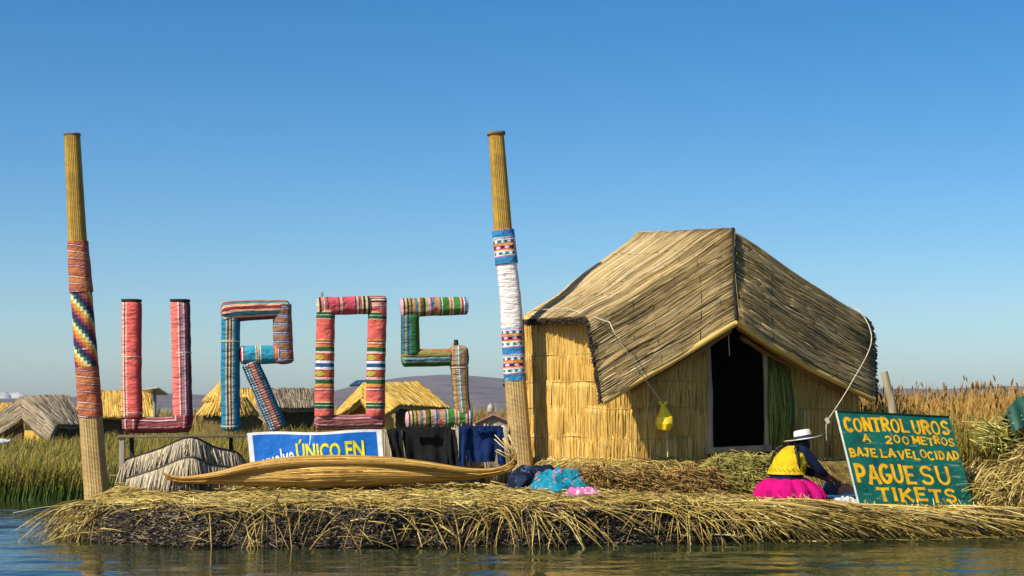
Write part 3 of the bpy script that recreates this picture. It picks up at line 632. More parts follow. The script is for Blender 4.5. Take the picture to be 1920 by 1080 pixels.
LS = letter('letter S wrapped in green and multicoloured cross striped cloth', [
    ('cloth_tube', [(750, 577), (815, 575), (878, 573)], [36, 35, 34], 's1', .03), ('cloth_tube', [(770, 668), (769, 630), (769, 588)], [36, 35, 34], 's2', .02),
    ('cloth_tube', [(752, 671), (800, 671), (850, 670)], [34, 33, 32], 's3', .06), ('corner_wrap', [(860, 692), (860, 647)], [38, 38], 's4', .08),
    ('cloth_tube', [(868, 780), (864, 740), (861, 684)], [32, 31, 34], 's4', .02), ('cloth_tube', [(760, 787), (820, 785), (886, 783)], [32, 35, 36], 's1', .03)], 820, 804)
g = Geo(); g.tube([P(855, 655, YR(855)), P(855, 637, YR(855))], [.035, .03], 8, 8, 0, bump=wrap_bump(2, .2)); g.build('peg', M['wood_dark'], LS)
rope_ring(LS, 861, 689, 35)

# stand below the letters
ST = thing('letter_stand', 'low weathered timber stand carrying the giant letters', 'stand', P(300, 905, 22.6))
g = Geo(); g.beam(P(220, 818.5, YR(220)), P(470, 817, YR(470)), .28, .035); g.build('top_beam', M['wood_brown'], ST)
g = Geo(); g.beam(P(471, 817, YR(471)), P(893, 812, YR(893)), .28, .035); g.build('top_beam', M['wood_brown'], ST)
for x, w, mt, dy, y1 in ((229, .07, 'wood_grey', -.09, 925), (247, .055, 'wood_dark', .09, 905), (433, .05, 'wood_dark', .09, 905), (600, .06, 'wood_grey', -.05, 905), (745, .06, 'wood_grey', .0, 905), (880, .06, 'wood_grey', 0, 905)):
    Y = YR(x) + dy; g = Geo(); a = P(x, 820.5, Y); b_ = P(x + 1, y1, Y); g.beam(b_, a, w, w * .8); g.build('leg', M[mt], ST)
g = Geo(); g.beam(P(207, 891, 22.4), P(232, 892, 22.4), .05, .02); tag(g.build('loose_plank', M['wood_brown'], loc=P(207, 891, 22.4)), 'short loose plank at the foot of the letter stand', 'plank')

# ------------------------------------------------------------ small folded reed shelter
def shelter():
    root = thing('reed_shelter', 'small weathered grey reed shelter with a two tier folded roof', 'shelter', P(345, 908, 22.0)); r = np.random.RandomState(5)
    for nm, top, drop, n, tilt in (('upper_tier', [(232, 864, 22.45), (300, 842, 22.2), (357, 821, 21.95), (405, 840, 22.2), (445, 850, 22.4), (462, 872, 22.5)], .33, 1500, .10),
                                   ('lower_tier', [(238, 898, 22.1), (300, 878, 21.8), (355, 858, 21.5), (400, 872, 21.75), (470, 882, 22.05), (484, 892, 22.15)], .42, 1500, .10)):
        C = resample(PP(top), 60); t = r.rand(n) * 59; i = np.minimum(t.astype(int), 58); f = (t - i)[:, None]; a = C[i] * (1 - f) + C[i + 1] * f
        L = r.uniform(.7, 1.05, n)[:, None] * drop; q = np.linspace(0, 1, 6)[None, :, None]
        lean = r.normal(0, .04, n)[:, None]
        p = a[:, None] + q * (np.concatenate([lean + (.0), -tilt * (1 + .3 * r.randn(n))[:, None], -L], 1))[:, None] + (q * (1 - q)) * np.array([0, -.12, .05])
        g = Geo(); g.tubes(p, r.uniform(.006, .012, n), np.clip(.5 + .27 * r.randn(n), 0, 1) , 3, None, r)
        base = C[:, None] + np.array([0, .03, -.02]) + np.linspace(0, 1, 4)[None, :, None] * np.array([0, -tilt, -drop * .9]); g.slab(base, .03, .1)
        o = g.build(nm, M['grey_reed'], root)
        g = Geo(); g.tube(C + [0, -.01, .008], .012, 8, 60, smooth=False, bump=wrap_bump(8, .3)); g.build('ridge_roll', M['grey_reed'] if nm[0] == 'l' else M['roof_dark'], o)
shelter()

# ------------------------------------------------------------ reed fence behind the washing
r = np.random.RandomState(6); n = 900
x0, x1 = P(712, 805, 22.75), P(952, 800, 22.95); t = r.rand(n)
a = x0 + (x1 - x0) * t[:, None]; a[:, 2] = 1.235 + .06 * t + .03 * r.randn(n); p = np.stack([np.c_[a[:, :2] + r.normal(0, .02, (n, 2)), np.full(n, .5)], np.c_[a[:, :2], a[:, 2] * .5 + .25], a], 1)
g = Geo(); g.tubes(p, r.uniform(.007, .013, n), None, 3, None, r)
g.slab(np.array([[(x0[0], x0[1] + .03, .5), (x0[0], x0[1] + .03, 1.2)], [(x1[0], x1[1] + .03, .5), (x1[0], x1[1] + .03, 1.25)]]), .02, .1)
tag(g.build('reed_fence', M['grey_reed'], loc=(x0 + x1) / 2 * [1, 1, 0] + [0, 0, .5]), 'low grey reed fence behind the hanging washing', 'fence')

# washing
def drape(G, seed, amp=.03, freq=9.0, th=.012):
    M_, N_ = G.shape[:2]; a, b = np.meshgrid(np.linspace(0, 1, M_), np.linspace(0, 1, N_), indexing='ij')
    w = amp * (np.sin(a * freq * 3.1 + seed + 1.2 * np.sin(b * 3)) * .6 + np.sin(a * freq * 1.3 + 2 * seed) * .6) * (.25 + b)
    G = G.copy(); G[..., 1] += w + amp * .5 * fbm(a * 2, b * 2, seed, 3, 1); G[..., 2] += .01 * fbm(a * 3, b * 0, seed + 1, 2, 1) * b
    return G
def quadsheet(tl, tr, bl_, br, n=28, m=18):
    a, b = np.linspace(0, 1, n)[:, None, None], np.linspace(0, 1, m)[None, :, None]
    return (tl * (1 - a) + tr * a) * (1 - b) + (bl_ * (1 - a) + br * a) * b
def garment(name, label, mat, pieces, seed, base):
    g = Geo()
    for k, (q, Y, amp, fr) in enumerate(pieces):
        G = drape(quadsheet(*[P(x, y, Y) for x, y in q]), seed + k, amp, fr); g.slab(G, .012)
    return tag(g.build(name, mat, loc=base), label, 'clothing')
garment('black_top', 'black top with long sleeves hung on the low reed fence', M['black'], [
    ([(752, 800), (846, 800), (765, 880), (848, 884)], 22.55, .03, 7), ([(724, 806), (752, 800), (738, 866), (760, 868)], 22.5, .03, 4),
    ([(836, 802), (854, 806), (838, 884), (862, 880)], 22.5, .03, 4), ([(774, 804), (815, 803), (776, 820), (816, 820)], 22.46, .01, 3)], 3, P(790, 880, 22.5))
garment('navy_sweater', 'navy sweater with hanging sleeves drying on the reed fence', M['navy'], [
    ([(868, 798), (940, 798), (877, 866), (928, 866)], 22.5, .03, 6), ([(860, 800), (876, 796), (860, 872), (872, 874)], 22.45, .02, 3),
    ([(929, 798), (943, 801), (934, 870), (948, 874)], 22.45, .02, 3), ([(886, 799), (920, 800), (893, 811), (917, 811)], 22.43, .01, 3)], 9, P(905, 870, 22.5))

# ------------------------------------------------------------ banner
def text_mesh(body, shear=0.0, bold=0.0, fit=(0, 0, 1, 1)):
    cu = bpy.data.curves.new('t', 'FONT'); cu.body = body; cu.shear = shear; cu.offset = bold; cu.resolution_u = 3; cu.fill_mode = 'FRONT'
    ob = bpy.data.objects.new('t', cu); scene.collection.objects.link(ob); bpy.context.view_layer.update()
    me = bpy.data.meshes.new_from_object(ob.evaluated_get(bpy.context.evaluated_depsgraph_get()))
    V = np.array([v.co[:] for v in me.vertices]); F = {}
    for p_ in me.polygons: F.setdefault(len(p_.vertices), []).append(list(p_.vertices))
    bpy.data.objects.remove(ob); bpy.data.curves.remove(cu); bpy.data.meshes.remove(me)
    mn, mx = V[:, :2].min(0), V[:, :2].max(0); w = (V[:, :2] - mn) / (mx - mn)
    return np.c_[fit[0] + w[:, 0] * (fit[2] - fit[0]), fit[1] + w[:, 1] * (fit[3] - fit[1])], [np.array(f) for f in F.values()]
BN = thing('banner', 'blue printed banner with white border and yellow lettering behind the canoe', 'banner', P(592, 905, 22.1))
bTL, bTR, bBL, bBR = P(463, 812, 22.15), P(714, 806, 22.3), P(472, 900, 22.05), P(722, 896, 22.2)
def bsurf(u, v, off=0.0):
    u, v = np.asarray(u), np.asarray(v); p = ((bTL * (1 - u)[..., None] + bTR * u[..., None]) * (1 - v)[..., None] + (bBL * (1 - u)[..., None] + bBR * u[..., None]) * v[..., None])
    w = .018 * np.sin(u * 7 + v * 2) + .010 * np.sin(u * 19 - v * 6) * sst(.6, .95, u) + .008 * fbm(u * 2, v, 3, 3, 1) + .012 * np.exp(-((u - .46 - .06 * v) / .012) ** 2) * (v < .35)
    p = p.copy(); p[..., 1] += w - off; p[..., 2] += .012 * np.sin(u * 9) * (1 - v); return p
uu, vv = np.meshgrid(np.linspace(0, 1, 90), np.linspace(0, 1, 26), indexing='ij')
b = MB('printed_vinyl', .4, .4); sp = b.node('ShaderNodeSeparateXYZ'); b.l.new(b.attr('st', 'Vector'), sp.inputs[0])
e = b.math('MULTIPLY', b.math('MULTIPLY', b.math('GREATER_THAN', sp.outputs[0], .036), b.math('LESS_THAN', sp.outputs[0], .965)), b.math('GREATER_THAN', sp.outputs[1], .055))
crease = b.math('LESS_THAN', b.math('ABSOLUTE', b.math('SUBTRACT', sp.outputs[0], b.math('SUBTRACT', .475, b.math('MULTIPLY', sp.outputs[1], .07)))), .004)
crease = b.math('MULTIPLY', crease, b.math('LESS_THAN', sp.outputs[1], .28))
b.color(b.mix(crease, b.mix(e, lin('d8d8d8'), b.mix(b.noise(2, 2), lin('0d5bb0'), lin('1066bc'))), lin('c8d4e4')))
b.bump(b.noise(6, 3), .03, .6)
g = Geo(); g.grid(bsurf(uu, vv), 0, np.stack([uu, vv], -1)); g.grid(bsurf(uu, vv, -.004), 0, np.stack([uu, vv], -1), flip=True); g.build('sheet', b.m, BN)
M['yellow_print'] = plain('yellow_print', 'd8d018', .5); M['white_print'] = plain('white_print', 'e0e4ec', .5)
def on_banner(body, fit, mat, name, shear=0, bold=.028):
    uv, F = text_mesh(body, shear, bold, (fit[0], 0, fit[2], 1))
    v = fit[1] + (1 - uv[:, 1]) * (fit[3] - fit[1]) 
    g = Geo(); g.add(bsurf(uv[:, 0], v, .007), F); g.build(name, mat, BN, smooth=False)
on_banner('ÚNICO', (.352, .155, .685, .585), M['yellow_print'], 'lettering')
on_banner('EN', (.722, .225, .862, .575), M['yellow_print'], 'lettering')
def rot_banner(body, c, w, h, ang, mat):
    uv, F = text_mesh(body, .35, .012, (-w / 2, -h / 2, w / 2, h / 2)); ca, sa2 = math.cos(ang), math.sin(ang); asp = 88 / 251.
    x = uv[:, 0] * ca - uv[:, 1] * asp * sa2; y = uv[:, 0] / asp * sa2 + uv[:, 1] * ca
    g = Geo(); g.add(bsurf(c[0] + x, c[1] - y, .007), F); g.build('script_lettering', mat, BN, smooth=False)
rot_banner('vuelve', (.215, .56), .24, .36, math.radians(14), M['white_print'])

# ------------------------------------------------------------ reed canoe
def surface_stalks(pts, rad, n, flat, seed, K=120, r0=.007):
    r = np.random.RandomState(seed); C = resample(pts, K); R_ = np.interp(np.linspace(0, 1, K), np.linspace(0, 1, len(rad)), rad); t = nrm(np.gradient(C, axis=0))
    ref = np.array([[0, -1., 0]]); n1 = nrm(ref - (ref * t).sum(-1, keepdims=True) * t); n2 = np.cross(t, n1)
    q = np.linspace(0, 1, 24)[None]; L = r.uniform(.15, .5, n)[:, None]; s0 = r.uniform(0, 1, n)[:, None] * (1 - L); k = np.clip(((s0 + L * q) * (K - 1)), 0, K - 1); i = k.astype(int)
    a = r.uniform(-math.pi, math.pi, n)[:, None] + r.normal(0, .10, n)[:, None] * q + .03 * np.sin(q * 9 + r.uniform(0, 6, n)[:, None])
    def I(A): return np.stack([np.interp(k, np.arange(K), A[:, c]) for c in range(3)], -1)
    rr_ = np.interp(k, np.arange(K), R_) + r.uniform(-.006, .004, n)[:, None]
    return I(C) + rr_[..., None] * (I(n1) * np.cos(a)[..., None] * flat[0] + I(n2) * np.sin(a)[..., None] * flat[1])
def canoe():
    M['boat'] = reed_mat('boat_stalks', ['7c5a24', 'b88c40', 'cca24c', 'dcb868'], .5, .35, 2)
    root = thing('reed_canoe', 'golden totora reed canoe lying on the straw in front of the banner', 'boat', P(640, 912, 21.3))
    b = MB('boat_reed', .5, .35); sp = b.node('ShaderNodeSeparateXYZ'); b.l.new(b.attr('st', 'Vector'), sp.inputs[0])
    cv = b.node('ShaderNodeCombineXYZ'); b.l.new(b.math('MULTIPLY', sp.outputs[0], .9), cv.inputs[0]); b.l.new(b.math('MULTIPLY', sp.outputs[1], 60), cv.inputs[1])
    st = b.noise(1.0, 5, cv.outputs[0])
    c = b.ramp(st, [(.25, lin('98702c')), (.45, lin('c89c4a')), (.6, lin('d2a850')), (.8, lin('e2c074'))])
    th = b.math('LESS_THAN', b.math('PINGPONG', b.math('MULTIPLY', b.math('ADD', sp.outputs[0], b.math('MULTIPLY', b.noise(3, 2), .03)), 15), .5), .05)
    c = b.mix(b.math('MULTIPLY', th, .22), c, lin('6c4c1c'))
    f = b.ramp(b.noise(2.5, 4), [(.35, (.75, .72, .66, 1)), (.65, (1.05, 1.05, 1.05, 1))]); b.color(b.mix(1, c, f, 'MULTIPLY'))
    b.bump(st, .018, 1); m = b.m
    k = 21.3 / FPX
    global CAMZ
    CAMZ += .02
    for nm, dY, sc in (('hull_bundle', 0, 1), ('hull_bundle', .5, .98)):
        Y = 21.35 + dY
        pts = PP([(312, 898, Y), (345, 903, Y), (420, 900, Y), (520, 894, Y), (660, 890, Y), (780, 892, Y), (870, 894, Y), (930, 889, Y), (958, 879, Y), (968, 866, Y)])
        g = Geo(); g.tube(pts, np.array([3, 7.5, 15, 21.5, 26, 25, 18, 11, 6, 3]) * k * sc, 26, 120, 0, bump=lambda u, v: .02 * np.sin(v * 9 + u) + .012 * np.sin(u * 30), flat=(1.3, 1))
        o = g.build(nm, m, root)
        if dY == 0: g = Geo(); g.tubes(surface_stalks(pts, np.array([3, 7.5, 15, 21.5, 26, 25, 18, 11, 6, 3]) * k, 900, (1.3, 1), 4), .007, None, 3, None, np.random.RandomState(2)); g.build('stalks', M['boat'], o)
    for nm, dY in (('gunwale', -.10), ('gunwale', .62)):
        Y = 21.3 + dY
        pts = PP([(304, 889, Y), (318, 897, Y), (350, 900, Y), (410, 893, Y), (480, 878, Y), (560, 869, Y), (650, 867.5, Y), (740, 870, Y), (820, 878, Y), (880, 885, Y), (925, 884, Y), (952, 875, Y), (966, 862, Y), (969, 852, Y)])
        g = Geo(); g.tube(pts, np.array([1.5, 3, 5.5, 8, 9.5, 10, 10, 10, 9, 7.5, 5.5, 4, 2.5, 1.2]) * k, 16, 140, 0, bump=lambda u, v: .03 * np.sin(u * 25) + .02 * np.sin(v * 5 + u * 2))
        o = g.build(nm, m, root)
        if dY < 0: g = Geo(); g.tubes(surface_stalks(pts, np.array([1.5, 3, 5.5, 8, 9.5, 10, 10, 10, 9, 7.5, 5.5, 4, 2.5, 1.2]) * k, 420, (1, 1), 5), .006, None, 3, None, np.random.RandomState(3)); g.build('stalks', M['boat'], o)
    r = np.random.RandomState(3); n = 14; a = P(964, 868, 21.3) + .02 * r.randn(n, 3); e_ = a + np.c_[-r.uniform(.0, .32, n), r.normal(0, .05, n), r.uniform(.08, .36, n)]
    g = Geo(); g.tubes(np.stack([a, (a + e_) / 2 + [.04, 0, .0], e_], 1), .006, None, 3, None, r); g.build('loose_stalks', M['rim'], root); CAMZ -= .02
canoe()

# ------------------------------------------------------------ cloths on the straw
def heapcloth(name, label, poly_c, rx, ry, h, mat, seed, rot=0.0, cat='cloth'):
    n, m = 40, 30; a, bq = np.meshgrid(np.linspace(-1, 1, n), np.linspace(-1, 1, m), indexing='ij')
    k = 1 + .18 * fbm(a, bq, seed, 3, .6); X = a * rx * k; Y = bq * ry * k; c, s_ = math.cos(rot), math.sin(rot)
    wx, wy = poly_c[0] + X * c - Y * s_, poly_c[1] + X * s_ + Y * c
    z = topz(wx, wy, 0) + .055 + np.clip(1 - (np.abs(a) ** 3 + np.abs(bq) ** 3), 0, 1) ** .6 * h * (1 + .3 * fbm(a * 1.2, bq * 1.5, seed + 2, 4, .8)) + .012 * np.sin(a * 7 + bq * 5 + seed) - .02 * np.abs(fbm(a * .8, bq * .8, seed + 6, 3, .9)) ** .5
    G = np.stack([wx, wy, z], -1); g = Geo(); g.slab(G, -.03 if 0 else .02)
    return tag(g.build(name, mat, loc=(poly_c[0], poly_c[1], float(topz(np.array(poly_c[0]), np.array(poly_c[1]))))), label, cat)
def printed(name, base, f1, f2, scale=9):
    b = MB(name, .85, .15); v = b.noise(scale, 3); c = b.mix(b.math('GREATER_THAN', v, .56), lin(base), lin(f1)); c = b.mix(b.math('GREATER_THAN', b.noise(scale * 1.7, 2), .62), c, lin(f2)); b.color(c); b.bump(b.noise(7, 4), .05, 1); return b.m
M['jean'] = printed('dark_navy_cloth', '10182c', '1c2a44', '3a4a68', 6)
M['tealprint'] = printed('teal_flowered_cloth', '0f7c94', '0c6478', 'a86878', 8)
M['pink'] = printed('pink_cloth', 'b86090', 'c888a8', 'd8c0cc', 10)
heapcloth('navy_cloth', 'dark navy cloth heaped at the foot of the right pole', P(1008, 880, 21.85)[:2], .38, .34, .27, M['jean'], 4, .2)
heapcloth('teal_cloth', 'teal flowered cloth spread on the straw beside the navy cloth', P(1055, 886, 21.58)[:2], .42, .38, .22, M['tealprint'], 5, .5)
heapcloth('pink_cloth', 'small pink cloth lying on the straw in front of the hut', P(1095, 912, 20.9)[:2], .21, .12, .07, M['pink'], 6)
# yellow bag on the rope
b = MB('yellow_plastic', .25, .5); b.color(b.mix(b.noise(6, 3), lin('e8c010'), lin('f4dc30'))); b.b.inputs['Transmission Weight'].default_value = .0
b.b.inputs['Subsurface Weight'].default_value = .3; b.b.inputs['Subsurface Radius'].default_value = (.05, .04, .01); b.bump(b.noise(9, 4, mapping=(1, 1, .4)), .02, .7)
BG = thing('plastic_bag', 'yellow plastic bag hanging from the roof rope beside the doorway', 'bag', P(1246, 806, 22.0))
k = 22.0 / FPX; g = Geo(); g.tube([P(1245, 806, 22), P(1246, 795, 22), P(1246, 783, 22), P(1245, 770, 22), P(1243, 760, 22)], np.array([11, 17, 16, 9, 3.5]) * k, 26, 40, 0, bump=lambda u, v: .06 * np.sin(v * 7 + u * 9) + .05 * np.sin(v * 4 - u * 12)); g.build('sack', b.m, BG)
g = Geo()
for s_ in (-1, 1): g.tube([P(1243, 762, 22), P(1243 + 5 * s_, 755, 21.98), P(1243 + 9 * s_, 753, 21.97)], [.016, .02, .006], 8, 12)
g.build('knot', b.m, BG)
g = Geo(); g.tube([P(1250, 806, 22.02), P(1251, 830, 22.1), P(1252, 857, 22.05)], .007, 6); g.build('tail_string', M['cord'], BG)

# green reeds standing beside the door
r = np.random.RandomState(12); n = 260; a = np.stack([r.uniform(0, 1, n), r.uniform(0, 1, n)], 1)
A0, A1 = P(1445, 850, 23.0), P(1480, 850, 23.05); B0, B1 = P(1444, 668, 22.98), P(1478, 690, 23.05)
bot = A0 + (A1 - A0) * a[:, :1] + [0, 0, -.05]; top = B0 + (B1 - B0) * np.clip(a[:, :1] + .2 * r.randn(n, 1), 0, 1.1) + np.c_[np.zeros(n), np.zeros(n), -.5 * r.rand(n) ** 2]
q = np.linspace(0, 1, 7)[None, :, None]; p = bot[:, None] * (1 - q) + top[:, None] * q + np.c_[r.normal(0, .05, n), -r.uniform(.02, .10, n), np.zeros(n)][:, None] * np.sin(q * 3.14)
g = Geo(); g.tubes(p, .009, None, 3, np.linspace(1, .5, 7), r)
M['green_reed'] = reed_mat('green_reed', ['34440f', '627322', '8c9236', 'b0a84c'], .5)
tag(g.build('reed_bundle', M['green_reed'], loc=(bot.mean(0)[0], bot.mean(0)[1], .84)), 'sheaf of green reeds standing right of the doorway', 'reeds')

# ------------------------------------------------------------ sign
sTL, sTR, sBL = P(1569, 770, 21.55), P(1779, 780, 22.05), P(1611, 941, 20.95)
def sgn(u, v, off=0.0):
    n = nrm(np.cross(sBL - sTL, sTR - sTL)); n = n if n[1] < 0 else -n
    return sTL + (sTR - sTL) * np.asarray(u)[..., None] + (sBL - sTL) * np.asarray(v)[..., None] + n * off
SG = thing('painted_sign', 'leaning green board sign with yellow hand painted Spanish lettering', 'sign', sgn(np.array(.5), np.array(1.05)))
b = MB('green_board_paint', .45, .35); nz = b.noise(5, 6, rough=.65)
c = b.ramp(nz, [(.3, lin('0a4038')), (.55, lin('12574a')), (.8, lin('1c6656'))])
sc = b.math('GREATER_THAN', b.noise(3, 8, mapping=(1, 1, 9), rough=.75), .60); b.color(b.mix(b.math('MULTIPLY', sc, .45), c, lin('7c9a88'))); b.bump(b.noise(20, 4), .006)
g = Geo(); uu, vv = np.meshgrid(np.linspace(0, 1, 12), np.linspace(0, 1.06, 12), indexing='ij'); ch = np.where((uu > .9) & (vv > .95), .0, 0)
g.slab(sgn(uu, vv), .028, nrmv=np.broadcast_to(nrm(sgn(np.array(0.), np.array(0.), 1) - sTL), uu.shape + (3,))); g.build('board', b.m, SG, smooth=False)
g = Geo(); g.beam(sgn(np.array(-.004), np.array(-.004), -.014), sgn(np.array(-.004), np.array(1.05), -.014), .012, .034, bev=.002); g.build('edge_strip', plain('pale_edge', 'b8c0b0', .7), SG)
g = Geo(); g.beam(sgn(np.array(0.), np.array(.008), .008), sgn(np.array(1.), np.array(.012), .008), .012, .02, bev=.002); g.build('top_batten', plain('dark_green_batten', '0a3028', .5), SG)
def arc(cx, cy, rx, ry, a0, a1, n=12): return [(cx + rx * math.cos(math.radians(t)), cy + ry * math.sin(math.radians(t))) for t in np.linspace(a0, a1, n)]
FONT = {
 'C': [arc(.5, .5, .42, .42, 45, 315, 16)], 'O': [arc(.5, .5, .40, .42, 90, 450, 20)], '0': [arc(.5, .5, .36, .42, 90, 450, 20)],
 'N': [[(.12, .06), (.12, .94)], [(.12, .9), (.86, .08)], [(.86, .06), (.86, .94)]], 'T': [[(.05, .9), (.95, .9)], [(.5, .9), (.5, .06)]],
 'R': [[(.16, .06), (.16, .94)], [(.16, .9)] + arc(.5, .69, .32, .21, 90, -90, 9) + [(.16, .48)], [(.45, .48), (.9, .07)]],
 'L': [[(.2, .94), (.2, .1)], [(.12, .1), (.92, .1)]], 'U': [[(.14, .94), (.14, .4)] + arc(.5, .4, .36, .32, 180, 360, 10) + [(.86, .94)]],
 'S': [arc(.52, .70, .34, .21, 25, 270, 11) + arc(.48, .29, .36, .21, 90, -155, 11)], 'A': [[(.06, .06), (.5, .95)], [(.5, .95), (.94, .06)], [(.22, .34), (.78, .34)]],
 '2': [arc(.5, .68, .34, .24, 160, -20, 9) + [(.14, .12)], [(.1, .1), (.9, .1)]], 'M': [[(.1, .06), (.14, .94)], [(.14, .9), (.5, .3)], [(.5, .3), (.86, .9)], [(.86, .94), (.9, .06)]],
 'E': [[(.18, .06), (.18, .94)], [(.18, .9), (.9, .9)], [(.18, .5), (.74, .5)], [(.18, .1), (.92, .1)]],
 'B': [[(.16, .06), (.16, .94)], [(.16, .9)] + arc(.5, .71, .28, .19, 90, -90, 9) + [(.16, .52)], [(.45, .51)] + arc(.52, .3, .33, .2, 90, -90, 9) + [(.16, .1)]],
 'J': [[(.3, .9), (.9, .9)], [(.66, .9), (.66, .36)] + arc(.4, .36, .26, .27, 0, -170, 9)], 'V': [[(.06, .94), (.5, .06)], [(.5, .06), (.94, .94)]],
 'D': [[(.16, .06), (.16, .94)], [(.16, .9)] + arc(.42, .5, .44, .4, 90, -90, 12) + [(.16, .1)]], 'I': [[(.5, .06), (.5, .94)]],
 'P': [[(.16, .06), (.16, .94)], [(.16, .9)] + arc(.52, .66, .34, .24, 90, -90, 9) + [(.16, .42)]], 'G': [arc(.5, .5, .42, .42, 50, 330, 16) + [(.88, .44)], [(.56, .44), (.94, .44)]],
 'K': [[(.16, .06), (.16, .94)], [(.86, .92), (.2, .42)], [(.4, .55), (.92, .07)]]}
for (u_, v_, du, dv) in ((.43, .235, .005, .035), (.865, .225, .018, .03), (.2, .62, .03, .004), (.93, .7, .02, .01)):
    g = Geo(); g.beam(sgn(np.array(u_), np.array(v_), .003), sgn(np.array(u_ + du), np.array(v_ + dv), .003), .007, .002, bev=0); g.build('chipped_paint', plain('bare_primer', 'b8c4bc', .7), SG)
cnt = [0]
def paint_row(text, u0, u1, v0, v1, sw, gap=.14, seed=0):
    r = np.random.RandomState(seed); W = {'I': .42, ' ': .4, 'M': 1.25, 'O': 1.05, 'J': .85}; ws = [W.get(c_, 1.0) for c_ in text]
    tot = sum(ws) + gap * (len(text) - 1); x = u0; sc = (u1 - u0) / tot; ul, vl = np.linalg.norm(sTR - sTL), np.linalg.norm(sBL - sTL)
    g = Geo()
    for c_, w in zip(text, ws):
        dv = r.normal(0, .006); 
        for stroke in FONT.get(c_, []):
            p = np.array(stroke, float); p = np.c_[(x + p[:, 0] * w * sc) * ul, (v1 + dv - p[:, 1] * (v1 - v0)) * vl] + r.normal(0, .002, (1, 2))
            if len(p) == 2: p = resample(p, 5, False)
            t = nrm(np.gradient(p, axis=0)); n = np.c_[-t[:, 1], t[:, 0]]; q = np.linspace(0, 1, len(p))
            closed = np.allclose(stroke[0], stroke[-1])
            hw = sw * .5 * (1 + (0 if closed else .28) * (np.abs(q - .5) * 2) ** 4) * (1 + .05 * r.randn())
            horiz = abs(t[len(p) // 2][0]) > .92; hw = hw * (.78 if horiz else 1.0)
            if not closed: p = p.copy(); p[0] -= t[0] * sw * .18; p[-1] += t[-1] * sw * .18
            cnt[0] += 1; off = .0025 + (cnt[0] % 7) * .0004
            A, B = p + n * hw[:, None], p - n * hw[:, None]
            g.grid(np.stack([sgn(A[:, 0] / ul, A[:, 1] / vl, off), sgn(B[:, 0] / ul, B[:, 1] / vl, off)], 1))
        x += (w + gap) * sc
    g.build('lettering', M['sign_yellow'], SG, smooth=False)
b = MB('sign_yellow_paint', .5, .3); b.color(b.mix(b.ramp(b.noise(16, 8, rough=.75), [(.60, (0, 0, 0, 1)), (.66, (.8, .8, .8, 1))]), b.ramp(b.noise(9, 6), [(.3, lin('b47e08')), (.6, lin('d8a810'))]), lin('6c7426'))); M['sign_yellow'] = b.m
for i, (tx, a0, a1, v0, v1, sw) in enumerate([('CONTROL', .035, .60, .058, .225, .040), ('UROS', .635, .97, .058, .225, .040), ('A', .165, .235, .258, .345, .024), ('200', .36, .575, .25, .345, .028), ('METROS', .605, .98, .25, .345, .028),
        ('BAJE', .02, .258, .412, .512, .026), ('LA', .285, .42, .412, .512, .026), ('VELOCIDAD', .445, .99, .412, .512, .026), ('PAGUE', .025, .55, .578, .80, .046), ('SU', .585, .86, .578, .80, .048), ('TIKETS', .17, .87, .83, .985, .044)]):
    paint_row(tx, a0, a1, v0, v1, sw, seed=i)
g = Geo(); g.beam(sgn(np.array(.5), np.array(.1), -.03), np.array([sgn(np.array(.5), np.array(.1))[0] + .1, 22.5, .35]), .05, .05); g.build('back_prop', M['wood_brown'], SG)
g = Geo(); g.tube([P(1682, 880, 22.6), P(1674, 770, 22.6), P(1664, 725, 22.6), P(1658, 697, 22.6)], [.065, .06, .055, .045], 12, 40, .3, bump=wrap_bump(4, .08))
tag(g.build('wooden_post', M['post'], loc=P(1682, 880, 22.6)), 'bare leaning wooden post behind the green sign', 'post')

# ------------------------------------------------------------ the woman
def skinmesh(verts, edges, radii, sub=2):
    me = bpy.data.meshes.new('sk'); me.from_pydata([tuple(v) for v in verts], edges, []); ob = bpy.data.objects.new('sk', me); scene.collection.objects.link(ob)
    md = ob.modifiers.new('s', 'SKIN'); md.use_smooth_shade = True
    for i, rd in enumerate(radii):
        sv = me.skin_vertices[0].data[i]; sv.radius = rd if np.ndim(rd) else (rd, rd)
    me.skin_vertices[0].data[0].use_root = True
    ss_ = ob.modifiers.new('u', 'SUBSURF'); ss_.levels = sub; ss_.render_levels = sub
    bpy.context.view_layer.update(); m2 = bpy.data.meshes.new_from_object(ob.evaluated_get(bpy.context.evaluated_depsgraph_get()))
    V = np.array([v.co[:] for v in m2.vertices]); F = {}
    for p_ in m2.polygons: F.setdefault(len(p_.vertices), []).append(list(p_.vertices))
    bpy.data.objects.remove(ob); bpy.data.meshes.remove(m2); bpy.data.meshes.remove(me)
    return V, [np.array(f) for f in F.values()]
